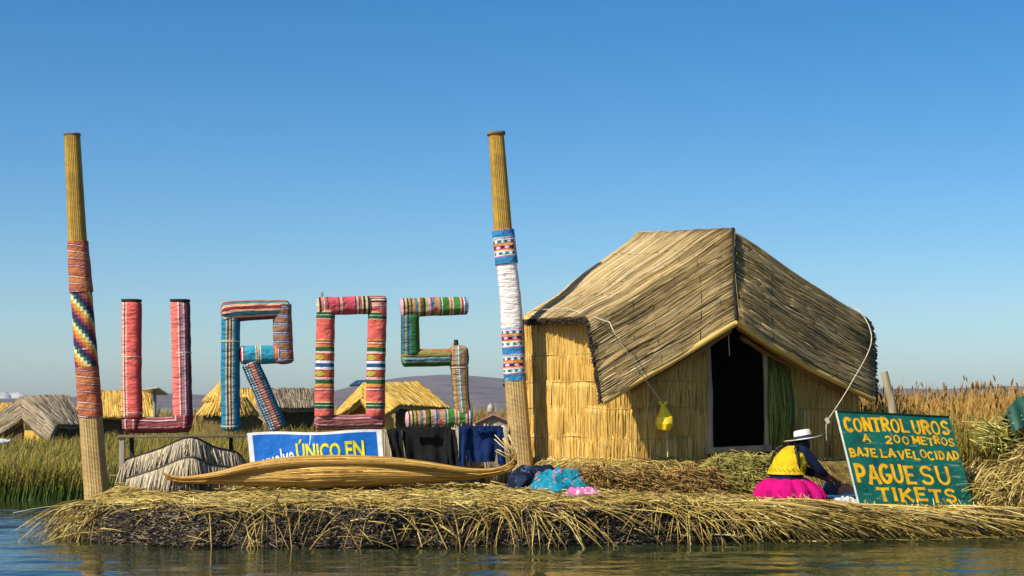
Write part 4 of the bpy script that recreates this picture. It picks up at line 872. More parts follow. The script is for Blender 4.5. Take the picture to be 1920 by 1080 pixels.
def woman():
    Yw = 21.5; O = P(1478, 929, Yw); O[2] = float(topz(np.array(O[0]), np.array(O[1]), 0)) + .02
    root = thing('person', 'seated woman in white brimmed hat, yellow vest and magenta skirt working on the straw', 'person', O)
    skin = plain('brown_skin', '7a4a34', .55, .35, .1)
    f = np.array([.78, .62, 0]); s_ = np.array([.62, -.78, 0])
    up = np.array([0, 0, 1.])
    pel, wst, che, upp = np.array([-.04, 0, .15]), np.array([-.03, -.01, .27]), np.array([.03, .03, .47]), np.array([.08, .07, .60])
    nck = upp + f * .08 + up * .02; h1 = nck + f * .06 + up * .012; h2 = h1 + f * .05 + up * .07
    shR, shL = upp + s_ * .165 - up * .01, upp - s_ * .165 - up * .01
    elR, elL = np.array([.40, -.05, .345]), np.array([.28, .34, .34]); wrR, wrL = np.array([.585, .10, .245]), np.array([.52, .30, .235])
    haR, haL = wrR + np.array([.06, .05, -.02]), wrL + np.array([.07, .0, -.02])
    knR, knL = pel + f * .36 + s_ * .13 - up * .05, pel + f * .36 - s_ * .13 - up * .05
    ftR, ftL = pel + f * .0 + s_ * .16 - up * .10, pel - s_ * .16 - up * .10
    V = [pel, wst, che, upp, nck, h1, h2, shR, elR, wrR, haR, shL, elL, wrL, haL, knR, ftR, knL, ftL]
    E = [(0, 1), (1, 2), (2, 3), (3, 4), (4, 5), (5, 6), (3, 7), (7, 8), (8, 9), (9, 10), (3, 11), (11, 12), (12, 13), (13, 14), (0, 15), (15, 16), (0, 17), (17, 18)]
    R = [.14, .115, .125, .09, .05, (.075, .085), (.075, .085), .055, .042, .028, (.036, .018), .055, .042, .028, (.036, .018), .075, .05, .075, .05]
    v, F = skinmesh(V, E, R); g = Geo(); g.add(v + O, F)
    for ha, wr, sd in ((haR, wrR, 1), (haL, wrL, -1)):             # fingers and thumb of each hand
        d = nrm(ha - wr); w = nrm(np.cross(d, up)) * sd; dn = -up
        for k, (o_, L) in enumerate(((-.028, .065), (-.010, .075), (.010, .07), (.027, .055))):
            b0 = ha + w * o_ - d * .01; pts = [b0, b0 + d * L * .5 + w * o_ * .2 + dn * .006, b0 + d * L * .8 + dn * .025, b0 + d * L * .95 + dn * .045]
            v, F = skinmesh(pts, [(0, 1), (1, 2), (2, 3)], [.009, .0085, .008, .006], 1); g.add(v + O, F)
        b0 = wr + d * .02 - w * .03; pts = [b0, b0 - w * .025 + d * .025 + dn * .01, b0 - w * .025 + d * .055 + dn * .03]
        v, F = skinmesh(pts, [(0, 1), (1, 2)], [.011, .010, .007], 1); g.add(v + O, F)
    hc = (h1 + h2) / 2                                               # nose, brow, mouth, ears
    for pts, rd in (([hc + f * .07 + up * .015, hc + f * .105 - up * .012], [.012, .016]), ([hc + f * .078 - up * .048 - s_ * .025, hc + f * .084 - up * .048, hc + f * .078 - up * .048 + s_ * .025], [.006, .009, .006]),
                    ([hc + s_ * .08 - up * .02, hc + s_ * .085 + up * .02], [.012, .014]), ([hc - s_ * .08 - up * .02, hc - s_ * .085 + up * .02], [.012, .014])):
        g.tube(np.array(pts) + O, rd, 8, 10, dome=.01)
    body = g.build('body', skin, root)
    em = plain('dark_eye', '14100c', .2)
    for q in (-1, 1):
        g = Geo(); g.tube(np.array([hc + f * .083 + s_ * .032 * q + up * .012, hc + f * .09 + s_ * .032 * q + up * .012]) + O, .011, 8, 6, dome=.01); g.build('eye', em, body)
    # hair
    blk = plain('black_hair', '12100e', .5, .4, .2, 30)
    n, m = 18, 24; th = np.linspace(.02, 2.0, n)[:, None]; ph = np.linspace(0, 2 * math.pi, m)[None]
    ax = nrm(up * .9 - f * .45); bx = nrm(np.cross(ax, s_)); D = ax * np.cos(th)[..., None] + (bx * np.cos(ph)[..., None] + s_ * np.sin(ph)[..., None]) * np.sin(th)[..., None]
    g = Geo(); g.grid(hc + D * np.array([.1, .1, .112]) + O)
    for q in (-1, 1):
        st = hc - f * .05 + s_ * .06 * q - up * .05; g.tube(np.array([st, upp - f * .10 + s_ * .13 * q + up * .05, che - f * .10 + s_ * .22 * q + up * .03, che - f * .08 + s_ * .24 * q - up * .14]) + O, [.024, .022, .018, .010], 10, 60, bump=lambda u, v: .25 * np.sin(u * 95 + v), dome=.01)
    g.build('hair', blk, root)
    # sweater
    navy = plain('navy_knit', '101a34', .9, .15, .2, 20, .01, 30)
    V = [wst - up * .03, che, upp, shR, elR, elR * .55 + wrR * .45, shL, elL, elL * .5 + wrL * .5, upp + f * .04 + up * .03]
    v, F = skinmesh(V, [(0, 1), (1, 2), (2, 3), (3, 4), (4, 5), (2, 6), (6, 7), (7, 8), (2, 9)], [.145, .155, .115, .085, .062, .05, .085, .062, .05, .068]); g = Geo(); g.add(v + O, F); g.build('sweater', navy, root)
    # lower back of the sweater, vest, skirt as rings round the torso
    def rings(cs, rx, ry, bump=None, m=56):
        a = np.linspace(0, 2 * math.pi, m, endpoint=False); G = np.zeros((len(cs), m, 3))
        for i, (c_, x, y) in enumerate(zip(cs, rx, ry)):
            k = 1 + (bump(i, a) if bump is not None else 0)
            G[i] = c_ + (s_ * (np.cos(a) * x * k)[:, None] + f * (np.sin(a) * y * k)[:, None])
        return G + O
    g = Geo(); cs = [wst * (1 - t) + (wst + (che - wst) * .3) * t for t in np.linspace(-.35, 1, 8)]
    g.grid(rings(cs, np.linspace(.235, .225, 8), np.linspace(.185, .18, 8), lambda i, a: .02 * np.sin(a * 9 + i) + .015 * np.sin(i * 2.2)), wrapv=True); g.build('sweater_hem', navy, root)
    g = Geo(); ts = np.linspace(0, 1, 16); cs = [np.array([-.03, -.01, .31]) * (1 - t) + (upp + up * .065 + f * .02) * t for t in ts]
    # hem hangs lower at the back
    G = rings(cs, np.interp(ts, [0, .45, .75, .92, 1], [.265, .232, .190, .145, .07]), np.interp(ts, [0, .5, .85, 1], [.20, .20, .155, .07]), lambda i, a: .022 * np.sin(a * 7 + i * .8) + .020 * np.sin(a * 3 - i * 1.1) + .016 * np.sin(a * 13 + i * 1.7), 64)
    b = MB('yellow_vest_cloth', .8, .2); z = b.node('ShaderNodeTexCoord').outputs['Object']; sp = b.node('ShaderNodeSeparateXYZ'); b.l.new(b.attr('st', 'Vector'), sp.inputs[0])
    bd = b.math('MULTIPLY', b.math('GREATER_THAN', sp.outputs[0], .09), b.math('LESS_THAN', sp.outputs[0], .20)); sw_ = b.math('GREATER_THAN', b.math('SINE', b.math('ADD', b.math('MULTIPLY', sp.outputs[1], 150), b.math('MULTIPLY', sp.outputs[0], 60))), .45)
    b.color(b.mix(b.math('MULTIPLY', bd, sw_), b.mix(b.noise(5, 3), lin('b89808'), lin('ccae14')), lin('7c6a10'))); b.bump(b.noise(8, 4), .08, 1)
    g.grid(G, wrapv=True); g.build('vest', b.m, root)
    g = Geo(); ts = np.linspace(0, 1, 20)
    rad = np.interp(ts, [0, .08, .3, .6, .85, 1], [.43, .46, .42, .33, .24, .20]); zz = np.interp(ts, [0, .08, .3, .6, .85, 1], [-.04, .02, .13, .215, .26, .27])
    cs = [np.array([.02 - .10 * z_, .02, z_]) for z_ in zz]
    def sk(i, a): t = 1 - ts[i]; return (.10 * np.sin(a * 11 + .6 * np.sin(a * 3)) + .04 * np.sin(a * 7 + 1) + .03 * np.sin(a * 23 + i * .1)) * t ** .7
    pink = plain('magenta_skirt_cloth', 'b00a66', .85, .1, .2, 6, .03, 9)
    g.grid(rings(cs, rad * 1.0, rad * .92, sk, 120), wrapv=True); g.build('skirt', pink, root)
    # hat
    hat = plain('white_hat_felt', 'd8d4c4', .8, .2, .08); hc2 = hc + up * .075 + f * .015; tilt = nrm(up + f * .18 - s_ * .0 + np.array([-.30, .0, 0]))
    e1 = nrm(np.cross(tilt, np.array([0, 1., 0]))); e2 = np.cross(tilt, e1); a = np.linspace(0, 2 * math.pi, 60, endpoint=False)
    prof = [(.0, .118), (.06, .122), (.095, .118), (.107, .10), (.112, .05), (.116, .008), (.13, -.004), (.19, -.012), (.243, -.004), (.246, .0), (.243, .004), (.19, -.004), (.135, .004)]
    def lathe(pr, dent=True):
        return np.array([[hc2 + (e1 * math.cos(q) + e2 * math.sin(q)) * r_ + tilt * (h_ + (.012 * math.cos(2 * q) * (r_ / .24) ** 3)) for q in a] for r_, h_ in pr]) + O
    g = Geo(); g.grid(lathe(prof), wrapv=True); h = g.build('hat', hat, root)
    g = Geo(); g.grid(lathe([(.1165, .008), (.1185, .010), (.1165, .045), (.114, .046)]), wrapv=True)
    bp = hc2 - e1 * .118 * (1 if e1[0] > 0 else -1) + O; g.tube([bp, bp + np.array([-.05, -.02, -.05]), bp + np.array([-.075, -.02, -.11])], [.012, .03, .022], 8, 14, flat=(.4, 1)); g.build('hat_band', plain('navy_ribbon', '1a2848', .7), h)
    # tassels at the right hip
    tz = plain('tan_wool', 'a87848', .9); g = Geo(); a0 = O + wst + s_ * .16 + np.array([.06, -.08, -.02])
    g.tube([a0, a0 + [.015, -.02, -.10]], .008, 6); g.tube([a0, a0 + [.035, -.02, -.09]], .008, 6)
    for dx in (.01, .045): g.tube([a0 + [dx, -.025, -.09], a0 + [dx, -.03, -.14]], .028, 12, 12, dome=.025, bump=wrap_bump(2, .12))
    g.build('tassel', tz, root)
    return O
WO = woman()
# goods in front of her
tray = P(1572, 915, 21.75); tz_ = float(topz(np.array(tray[0]), np.array(tray[1]))); 
g = Geo(); Rz = np.array([[.96, -.28, 0], [.28, .96, 0], [0, 0, 1]]); g.box((tray[0], tray[1], tz_ + .10), (.60, .30, .03), Rz, bev=.01)
for sx in (-1, 1): g.box(np.array([tray[0], tray[1], tz_ + .04]) + Rz @ np.array([sx * .26, 0, 0]), (.04, .26, .11), Rz, bev=.008)
tag(g.build('low_board', plain('blue_paint', '1c5c98', .45), loc=(tray[0], tray[1], tz_)), 'low blue board on the straw in front of the seated woman', 'board')
b = printed('crumpled_pale_cloth', 'b8b4b8', 'd8d0cc', '8c8890', 7)
heapcloth('white_sack', 'crumpled white sack on the straw beside the sign', P(1588, 932, 21.05)[:2], .17, .12, .10, b, 14, cat='sack')
heapcloth('grey_bundle', 'grey blue cloth bundle beyond the blue board', P(1562, 880, 22.3)[:2], .15, .14, .20, printed('grey_blue_cloth', '4c5668', '6a7488', '30384a', 7), 15, cat='cloth')
heapcloth('peach_bundle', 'pale peach cloth bundle beside the green sign', P(1588, 888, 22.2)[:2], .13, .14, .16, printed('peach_cloth', 'b88878', 'c89c88', '9c7060', 8), 16, cat='cloth')

# ------------------------------------------------------------ straw, reeds
def lay(n, xr, yr, L, seed, mat, name, dirspread=.5, dir0=0.0, rad=(.004, .008), lift=.02, arch=.025, zoff=.0, filt=None, K=5, up=.05):
    r = np.random.RandomState(seed); x = r.uniform(*xr, n); y = r.uniform(*yr, n)
    keep = sdist(x, y, OUT) > .26 + .1 * fbm(x, y, 77, 2, .5)
    if filt is not None: keep &= filt(x, y)
    x, y = x[keep], y[keep]; n = len(x); a = dir0 + r.normal(0, dirspread, n) + .55 * fbm(x, y, seed + 40, 2, .7) + np.pi * (r.rand(n) > .5); l = r.uniform(*L, n)
    q = np.linspace(-.5, .5, K)[None]; X = x[:, None] + np.cos(a)[:, None] * l[:, None] * q; Y = y[:, None] + np.sin(a)[:, None] * l[:, None] * q
    Zc = topz(X, Y, 0.6); ok = (Zc.min(1) > np.where((x < 2.2) & (r.rand(n) > .07), .385 - .24 * sst(-4.85, -5.3, x), .12)); 
    Z = np.maximum(Zc, Zc.max(1, keepdims=True) * .0 + Zc) + r.uniform(0, lift, n)[:, None] + arch * (1 - 4 * q * q) * r.rand(n)[:, None] + (q * r.normal(0, up, n)[:, None] * 2 * (r.rand(n) > .3)[:, None])
    p = np.stack([X, Y, Z], -1)[ok]; m = len(p)
    g = Geo(); g.tubes(p, r.uniform(*rad, m), np.clip(.52 + .27 * r.randn(m) + .22 * fbm(x[ok], y[ok], seed, 3, .7), 0, 1), 3, np.linspace(1, .6, K), r)
    return g
def over_edge(g, n, xr, seed, reach=(.15, .5), drop=(.2, .55), rad=(.004, .009), dens=None, slant=.12):
    """stalks that lie on the lip and hang over the front bank"""
    r = np.random.RandomState(seed); x = r.uniform(*xr, n)
    if dens is not None: x = x[r.rand(n) < dens(x)]; n = len(x)
    yf = np.interp(x, OUT[:11, 0], OUT[:11, 1]); start = yf + r.uniform(.12, .75, n); sl = r.normal(slant, .38 + .3 * slant, n) + .2 * np.sin(x * 3.1); rc = r.uniform(*reach, n); dp = r.uniform(*drop, n)
    q = np.linspace(0, 1, 7)[None]; Yp = start[:, None] + (yf - start - rc * .35)[:, None] * q; X = x[:, None] + sl[:, None] * q
    zt = topz(np.full_like(start, 0) + x, start, 0)[:, None]; Z = zt + r.uniform(.01, .06, n)[:, None] + .10 * np.sin(q * 2.2) * r.uniform(.2, 1, n)[:, None] - dp[:, None] * q ** 2.0
    zg = topz(X, Yp, 0); Z = np.maximum(Z, np.where(zg > 0, zg + .012, -.06))
    g.tubes(np.stack([X, Yp, Z], -1), r.uniform(*rad, n), np.clip(.44 + .32 * r.randn(n), 0, 1), 3, np.linspace(1, .6, 7), r); return g
g = lay(22000, (-6.2, 7.5), (19.2, 23.0), (.2, .85), 51, None, 'x', .35, .05, rad=(.003, .0075), up=.035, arch=.015)
g2 = lay(6000, (-6.2, 7.5), (19.2, 22.4), (.2, .6), 52, None, 'x', 1.2, .05, up=.03)
for h in (g2,): 
    for v_, f_, r_, u_ in [(np.vstack(h.v), h.f, np.concatenate(h.r), np.vstack(h.uv))]: g.add(v_, f_, r_, u_)
over_edge(g, 520, (-5.6, -4.9), 53, (.05, .3), (.15, .55))
over_edge(g, 220, (-5.0, 2.4), 54, (-.1, .12), (.02, .12))
over_edge(g, 130, (-4.9, 2.4), 59, (.1, .5), (.15, .5), dens=lambda x: .2 + .8 * (np.sin(x * 2.3 + 1) > .5))
over_edge(g, 190, (-.9, 2.6), 55, (.2, .6), (.3, .62), dens=lambda x: .12 + .88 * (np.sin(x * 3.4 + 1.6) > .35))
over_edge(g, 1350, (2.0, 6.4), 56, (.05, .6), (.1, .5), (.004, .013), dens=lambda x: np.clip(.2 + (x - 2.0) * .6, 0, 1) * (.45 + .55 * (np.sin(x * 5.1) + np.sin(x * 2.3 + 1) > -.4)), slant=.62)
over_edge(g, 60, (-4.8, 6.0), 60, (.2, .7), (.4, .62), (.007, .012))
# short broken pieces matted on the slope
r = np.random.RandomState(67); n = 5200; x = r.uniform(-5.4, 6.4, n); k_ = r.rand(n) < np.clip(.05 + (x - 1.6) * .3, .05, 1); x = x[k_]; n = len(x)
y = np.interp(x, OUT[:11, 0], OUT[:11, 1]) + r.uniform(.0, .6, n); z = topz(x, y, .5); a = r.normal(.5, .75, n); l = r.uniform(.04, .20, n)
d = np.stack([np.cos(a) * l, -np.abs(np.sin(a)) * l * .35, -np.sin(a) * l * .75], 1); c_ = np.stack([x, y - .05 - .06 * r.rand(n), np.maximum(z, .03) + .015 + .05 * r.rand(n)], 1); p = np.stack([c_ - d, c_ + [0, 0, .01], c_ + d], 1); p[..., 2] = np.maximum(p[..., 2], -.02)
g.tubes(p, r.uniform(.003, .010, n), np.clip(.42 + .34 * r.randn(n), 0, 1), 3, None, r)
tag(g.build('straw_cover', M['dry']), kind='stuff', label='loose dry straw covering the island and hanging over its edge', cat='straw')
# debris on the dark bank
r = np.random.RandomState(58); n = 26000; x = r.uniform(-6.1, 6.4, n); yf = np.interp(x, OUT[:11, 0], OUT[:11, 1]); y = yf + r.uniform(-.03, .50, n) ; z = topz(x, y, .5); ok = z > 0; x, y, z = x[ok], y[ok], z[ok]; n = len(x)
a = r.normal(0, .7, n); l = r.uniform(.02, .10, n); e_ = np.stack([np.cos(a) * l, -np.abs(np.sin(a)) * l * .4, -np.sin(a) * l * .6], 1); c_ = np.stack([x, y - .02, z + .005 + .02 * r.rand(n)], 1)
g = Geo(); g.tubes(np.stack([c_ - e_, c_ + e_], 1), r.uniform(.003, .008, n), np.clip(r.rand(n) ** 1.6, 0, 1), 3, None, r)
tag(g.build('bank_debris', M['bank']), kind='stuff', label='dark rotting reed debris on the island bank', cat='debris')
# brown cut straw on the hut mound's front, greenish heap before the door
def mound_straw(n, poly, seed, mat, name, label, z0, z1, L):
    r = np.random.RandomState(seed); C = resample(np.array(poly, float), 80, False); t = r.rand(n) * 79; i = np.minimum(t.astype(int), 78); f_ = (t - i)[:, None]; b_ = C[i] * (1 - f_) + C[i + 1] * f_
    h = r.rand(n); zz = z0 + (z1 * (1 - .07 + .13 * fbm(t / 79 * 2.2, t * 0, seed + 5, 3, 1)) - z0) * h; st = np.c_[b_[:, 0], b_[:, 1] + .26 * h ** 1.2 + .05 + .10 * fbm(t / 79 * 3, h, seed + 6, 3, 1), zz]
    d = np.stack([r.normal(.1, .8, n), -r.uniform(.2, 1, n), -r.uniform(-.2, .9, n)], 1); d = nrm(d); l = r.uniform(*L, n)[:, None]; q = np.linspace(0, 1, 4)[None, :, None]
    p = st[:, None] - d[:, None] * .08 + d[:, None] * l[:, None] * q + np.array([0, 0, -.10]) * (q ** 2) * l[:, None]
    p[..., 2] = np.maximum(p[..., 2], topz(p[..., 0], p[..., 1], 0) + .0)
    g = Geo(); g.tubes(p, r.uniform(.005, .009, n), None, 3, np.linspace(1, .7, 4), r); return tag(g.build(name, M[mat]), kind='stuff', label=label, cat='straw')
mound_straw(5200, [XY(1080, 21.35), XY(1180, 21.25), XY(1350, 21.55)], 61, 'brown', 'brown_straw', 'brown cut straw packed under the hut wall', .46, .86, (.10, .42))
mound_straw(3200, [XY(1335, 21.75), XY(1400, 21.8), XY(1475, 21.95)], 62, 'greens', 'fresh_straw', 'greenish cut reeds heaped before the hut doorway', .44, .97, (.12, .42))
# right brush heap
r = np.random.RandomState(63); n = 4600; x = r.uniform(5.75, 8.4, n); yf = np.interp(x, OUT[:11, 0], OUT[:11, 1]); y = yf + r.uniform(.0, 1.6, n) + 1.0 * np.clip(6.5 - x, 0, 1); z = topz(x, y, 0); d = np.stack([-r.uniform(.2, 1, n), r.normal(-.3, .35, n), r.normal(-.35, .45, n)], 1)
q = np.linspace(-.5, .5, 5)[None, :, None]; l = r.uniform(.25, .95, n)[:, None, None]; p = np.stack([x, y, z + r.uniform(0, .22, n)], 1)[:, None] + nrm(d)[:, None] * l * q + np.array([0, 0, .10]) * (1 - 4 * q * q)
p[..., 2] = np.maximum(p[..., 2], .02); g = Geo(); g.tubes(p, r.uniform(.004, .009, n), None, 3, None, r); tag(g.build('brush_heap', M['dry']), kind='stuff', label='tangled heap of dry reeds at the right shore', cat='straw')
# a few stalks afloat along the right shore
r = np.random.RandomState(66); n = 150; x = r.uniform(3.6, 7.6, n); y = np.interp(x, OUT[:11, 0], OUT[:11, 1]) - np.abs(r.normal(0, .16, n)) - .02; a = r.normal(.06, .12, n); l = r.uniform(.1, .55, n); d = np.c_[np.cos(a) * l, np.sin(a) * l, 0 * a]; c_ = np.c_[x, y, np.full(n, .008)]
g = Geo(); g.tubes(np.stack([c_ - d, c_, c_ + d], 1), r.uniform(.004, .009, n), None, 3, None, r); tag(g.build('floating_stalks', M['dry']), kind='stuff', label='loose reed stalks floating along the right shore', cat='reeds')
# standing reeds
def reedbed(n, xr, yr, hgt, seed, cols, name, label, wid=(.006, .011), bend=.35, seedhead=0.0, clip=None, z0=0.0):
    r = np.random.RandomState(seed); y = yr[0] + (yr[1] - yr[0]) * r.rand(n) ** 1.7; px = r.uniform(*xr, n); x = (px - 960) * y / FPX
    hm = 1 - .28 * sst(330, 150, px) * (xr[0] < 0)
    if clip is not None: k = clip(x, y); x, y = x[k], y[k]; n = len(x)
    h = hm * r.uniform(*hgt, n) * (1 + .20 * fbm(x, y, seed, 4, .35)); a = r.uniform(0, 6.28, n) * .55 + 2.6 * fbm(x, y, seed + 8, 2, .22); bnd = np.abs(r.normal(0, bend, n)) * h
    K = 6; q = np.linspace(0, 1, K)[None]
    X = x[:, None] + np.cos(a)[:, None] * bnd[:, None] * q ** 2.2 + .12 * q; Yp = y[:, None] + np.sin(a)[:, None] * bnd[:, None] * q ** 2.2; Z = z0 + h[:, None] * (q - .25 * (bnd / h)[:, None] * q ** 3)
    g = Geo(); g.ribbons(np.stack([X, Yp, Z], -1), r.uniform(*wid, n) * (.6 + y / 60), np.clip(.5 + .25 * r.randn(n) + .2 * fbm(x, y, seed + 1, 2, .3), 0, 1), [1, 1, .95, .8, .55, .15], r)
    if seedhead:
        m = int(n * seedhead); tip = np.stack([X[:m, -1], Yp[:m, -1], Z[:m, -1]], -1); e_ = tip + np.c_[r.normal(0, .03, m), r.normal(0, .03, m), r.uniform(.05, .12, m)]
        g.tubes(np.stack([tip - [0, 0, .03], (tip + e_) / 2, e_], 1), .016, .15, 3, [.4, 1, .3], r)
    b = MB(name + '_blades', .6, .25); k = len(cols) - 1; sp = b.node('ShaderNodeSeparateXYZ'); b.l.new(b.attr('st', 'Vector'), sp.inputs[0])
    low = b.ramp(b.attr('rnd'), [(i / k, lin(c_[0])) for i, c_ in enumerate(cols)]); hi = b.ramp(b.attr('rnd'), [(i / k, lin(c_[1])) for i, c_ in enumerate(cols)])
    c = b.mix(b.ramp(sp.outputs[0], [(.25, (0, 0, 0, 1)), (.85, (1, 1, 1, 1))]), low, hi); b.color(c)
    return tag(g.build(name, b.m), kind='stuff', label=label, cat='reeds')
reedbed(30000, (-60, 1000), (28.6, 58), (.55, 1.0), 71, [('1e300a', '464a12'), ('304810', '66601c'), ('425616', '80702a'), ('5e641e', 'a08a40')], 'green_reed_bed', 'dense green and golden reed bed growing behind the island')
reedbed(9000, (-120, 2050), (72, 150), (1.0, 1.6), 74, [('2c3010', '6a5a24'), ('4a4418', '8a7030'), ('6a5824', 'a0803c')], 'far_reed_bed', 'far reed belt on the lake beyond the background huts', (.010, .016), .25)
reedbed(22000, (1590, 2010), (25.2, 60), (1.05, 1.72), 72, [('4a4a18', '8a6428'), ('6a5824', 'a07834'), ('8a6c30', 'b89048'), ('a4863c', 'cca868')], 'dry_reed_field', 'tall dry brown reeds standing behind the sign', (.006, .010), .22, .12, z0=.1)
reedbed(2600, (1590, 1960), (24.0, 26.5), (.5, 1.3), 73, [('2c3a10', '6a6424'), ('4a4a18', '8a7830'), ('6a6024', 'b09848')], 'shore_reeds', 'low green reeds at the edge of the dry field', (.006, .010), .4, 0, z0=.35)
g = Geo(); xs, ys = np.meshgrid(np.linspace(-40, 40, 60), np.linspace(29.5, 120, 60), indexing='ij'); g.grid(np.stack([xs, ys, .06 + .03 * fbm(xs, ys, 4, 3, .2)], -1)); tag(g.build('marsh_ground', plain('marsh_mud', '3c3818', .9, nz=.4, scale=1.5)), kind='structure')

# green tarp on a frame at the right edge
TP = thing('tarp_shelter', 'dark green tarpaulin draped over a stake frame at the right shore', 'shelter', P(1915, 880, 23.2))
tm = plain('green_tarp', '1d4a3c', .6, .3, .25, 6, .02, 8)
a = PP([(1886, 778, 23.0), (1897, 757, 23.1), (1925, 741, 23.3), (1990, 738, 23.8)]); n = 30; C = resample(a, n); q = np.linspace(0, 1, 14)
G = C[:, None] + q[None, :, None] * np.array([.05, -.25, -.16]) + np.array([0, 0, -.15]) * (q ** 2)[None, :, None]; G[..., 1] += .03 * np.sin(np.arange(n) * 1.1)[:, None]; G[..., 2] += .03 * np.sin(np.arange(n) * .9)[:, None] * q
g = Geo(); g.slab(G, .012); G2 = C[:, None] + q[None, :, None] * np.array([.1, .8, -.25]); g.slab(G2, .012); g.build('tarp', tm, TP)
for (x, y0, y1, Y) in ((1892, 900, 772, 23.0), (1990, 900, 742, 23.7)): 
    g = Geo(); g.tube([P(x, y0, Y), P(x + 2, y1, Y)], .03, 8); g.build('stake', M['wood_dark'], TP)
r = np.random.RandomState(8); n = 900; x = r.uniform(6.55, 7.6, n); y = r.uniform(23.0, 23.9, n); z0_ = .7 + .4 * r.rand(n); p = np.stack([np.stack([x, y, z0_], 1), np.stack([x + r.normal(0, .1, n), y - .1, z0_ + .25], 1), np.stack([x + r.normal(0, .2, n), y - .2 * r.rand(n), z0_ + .2 + .25 * r.rand(n)], 1)], 1)
g = Geo(); g.tubes(p, .010, None, 3, None, r); g.build('stored_reeds', M['greens'], TP)

# ------------------------------------------------------------ far huts
M['far_grey'] = reed_mat('far_grey_thatch', ['544a3a', '82745e', '968770', 'a89a82'], .8, .4, .8)
M['far_gold'] = reed_mat('far_gold_thatch', ['a07828', 'c09a40', 'ccaa50', 'd8ba68'], .7, .3, .8)
M['far_wall'] = reed_mat('far_reed_wall', ['3c3018', '5a4824', '6c582e'], .8, .4, 1.5)
def slope(parent, q, mat, name='roof', th=.12, n=700, seed=0, rad=.03):
    """thatched plane q = (eave a, eave b, ridge b, ridge a): slab plus stalks"""
    r = np.random.RandomState(seed); a, b_, c, d = q; u, v = np.meshgrid(np.linspace(0, 1, 14), np.linspace(0, 1, 8), indexing='ij')
    def S(u, v): u = u[..., None]; v = v[..., None]; return (a * (1 - u) + b_ * u) * (1 - v) + (d * (1 - u) + c * u) * v
    N = nrm(np.cross(b_ - a, d - a)); N = N if N[2] > 0 else -N
    if abs(N[2]) < .02: N = N * (-np.sign(N[1]) if N[1] else 1)
    G = S(u, v) + N * (.05 * fbm(u * 2, v * 2, seed, 3, 1))[..., None]
    g = Geo(); g.slab(G, th, .5, np.broadcast_to(N, G.shape)); t = r.rand(n); v0 = r.uniform(-.2, .8, n); q_ = np.linspace(0, 1, 4)[None]
    V = np.clip(v0[:, None] + r.uniform(.2, .5, n)[:, None] * q_, -.02, 1.02); p = S(np.clip(t[:, None] + r.normal(0, .01, n)[:, None] * q_, 0, 1), V) + N * r.uniform(0, .05, n)[:, None, None]
    g.tubes(p, rad, None, 3, None, r); return g.build(name, M[mat], parent)
def wallpoly(parent, pts, mat='far_wall', name='wall', th=.1):
    A = np.array([P(*p_) for p_ in pts]); g = Geo(); n = len(A); B = A + np.array([0, th, 0])
    g.add(np.vstack([A, B]), [np.array([list(range(n))]), np.array([list(range(2 * n - 1, n - 1, -1))]), np.array([[i, (i + 1) % n, n + (i + 1) % n, n + i] for i in range(n)])], .4)
    return g.build(name, M[mat], parent, smooth=False)
Yh = 56.0
h = thing('thatched_hut', 'weathered grey thatched hut with folded roof, left of the left pole', 'hut', P(75, 850, Yh))
slope(h, PP([(106, 797, Yh), (158, 797, Yh + 1.5), (128, 743, Yh + 3), (39, 746, Yh + 1.2)]), 'far_grey', seed=1)
slope(h, PP([(90, 828, Yh - .6), (106, 797, Yh), (39, 746, Yh + 1.2), (42, 786, Yh + .5)]), 'far_grey', seed=2, th=.15)
slope(h, PP([(-8, 822, Yh + 2.5), (-4, 778, Yh + 3), (39, 746, Yh + 1.2), (42, 786, Yh + .5)]), 'far_grey', seed=3, th=.15)
wallpoly(h, [(48, 792, Yh + 1), (90, 822, Yh + .3), (90, 858, Yh + .3), (40, 858, Yh + 1)], 'far_gold'); wallpoly(h, [(98, 800, Yh + .6), (160, 797, Yh + 2), (160, 860, Yh + 2), (98, 860, Yh + .6)])
wallpoly(h, [(-10, 826, Yh + 3), (42, 792, Yh + 1.2), (42, 858, Yh + 1.2), (-10, 858, Yh + 3)])
h = thing('thatched_hut', 'low golden roofed hut at the left frame edge behind the grey hut', 'hut', P(5, 840, 66))
slope(h, PP([(-30, 782, 66), (24, 776, 66), (26, 757, 68), (-20, 758, 68)]), 'far_gold', seed=4); wallpoly(h, [(-30, 782, 66.5), (24, 776, 66.5), (24, 850, 66.5), (-30, 850, 66.5)])
h = thing('thatched_hut', 'long golden thatched hut behind the left pole and the letter U', 'hut', P(215, 850, 62))
slope(h, PP([(143, 782, 61), (292, 783, 61), (281, 736, 63), (150, 734, 63)]), 'far_gold', seed=5, n=1400); slope(h, PP([(292, 783, 65.5), (143, 782, 65.5), (150, 734, 63.05), (281, 736, 63.05)]), 'far_gold', seed=6, n=300)
wallpoly(h, [(148, 780, 61.6), (288, 780, 61.6), (288, 850, 61.6), (148, 850, 61.6)])
def panel(label, pts, Y, px, py):
    t = thing('solar_panel', label, 'solar panel', P(px, 850, Y)); g = Geo(); A = [P(*p_) for p_ in pts]; G = np.array([[A[0], A[3]], [A[1], A[2]]]); g.slab(G, .05, nrmv=np.broadcast_to(np.array([0, 0, 1.]), G.shape))
    g.build('panel', plain('panel_' + str(px), '1c2436' if px > 400 else 'b8bcb8', .25, .5), t)
    g = Geo(); g.tube([P(px, 850, Y), P(px, py, Y)], .06, 8); g.build('mast', M['wood_grey'], t)
panel('tilted pale solar panel on a mast beside the letter U', [(264, 729, 60), (296, 725, 60), (316, 738, 61.5), (290, 739, 61.5)], 60.6, 290, 735)
h = thing('conical_hut', 'round golden hut with a two tier conical thatch behind the letter R', 'hut', P(428, 850, 52))
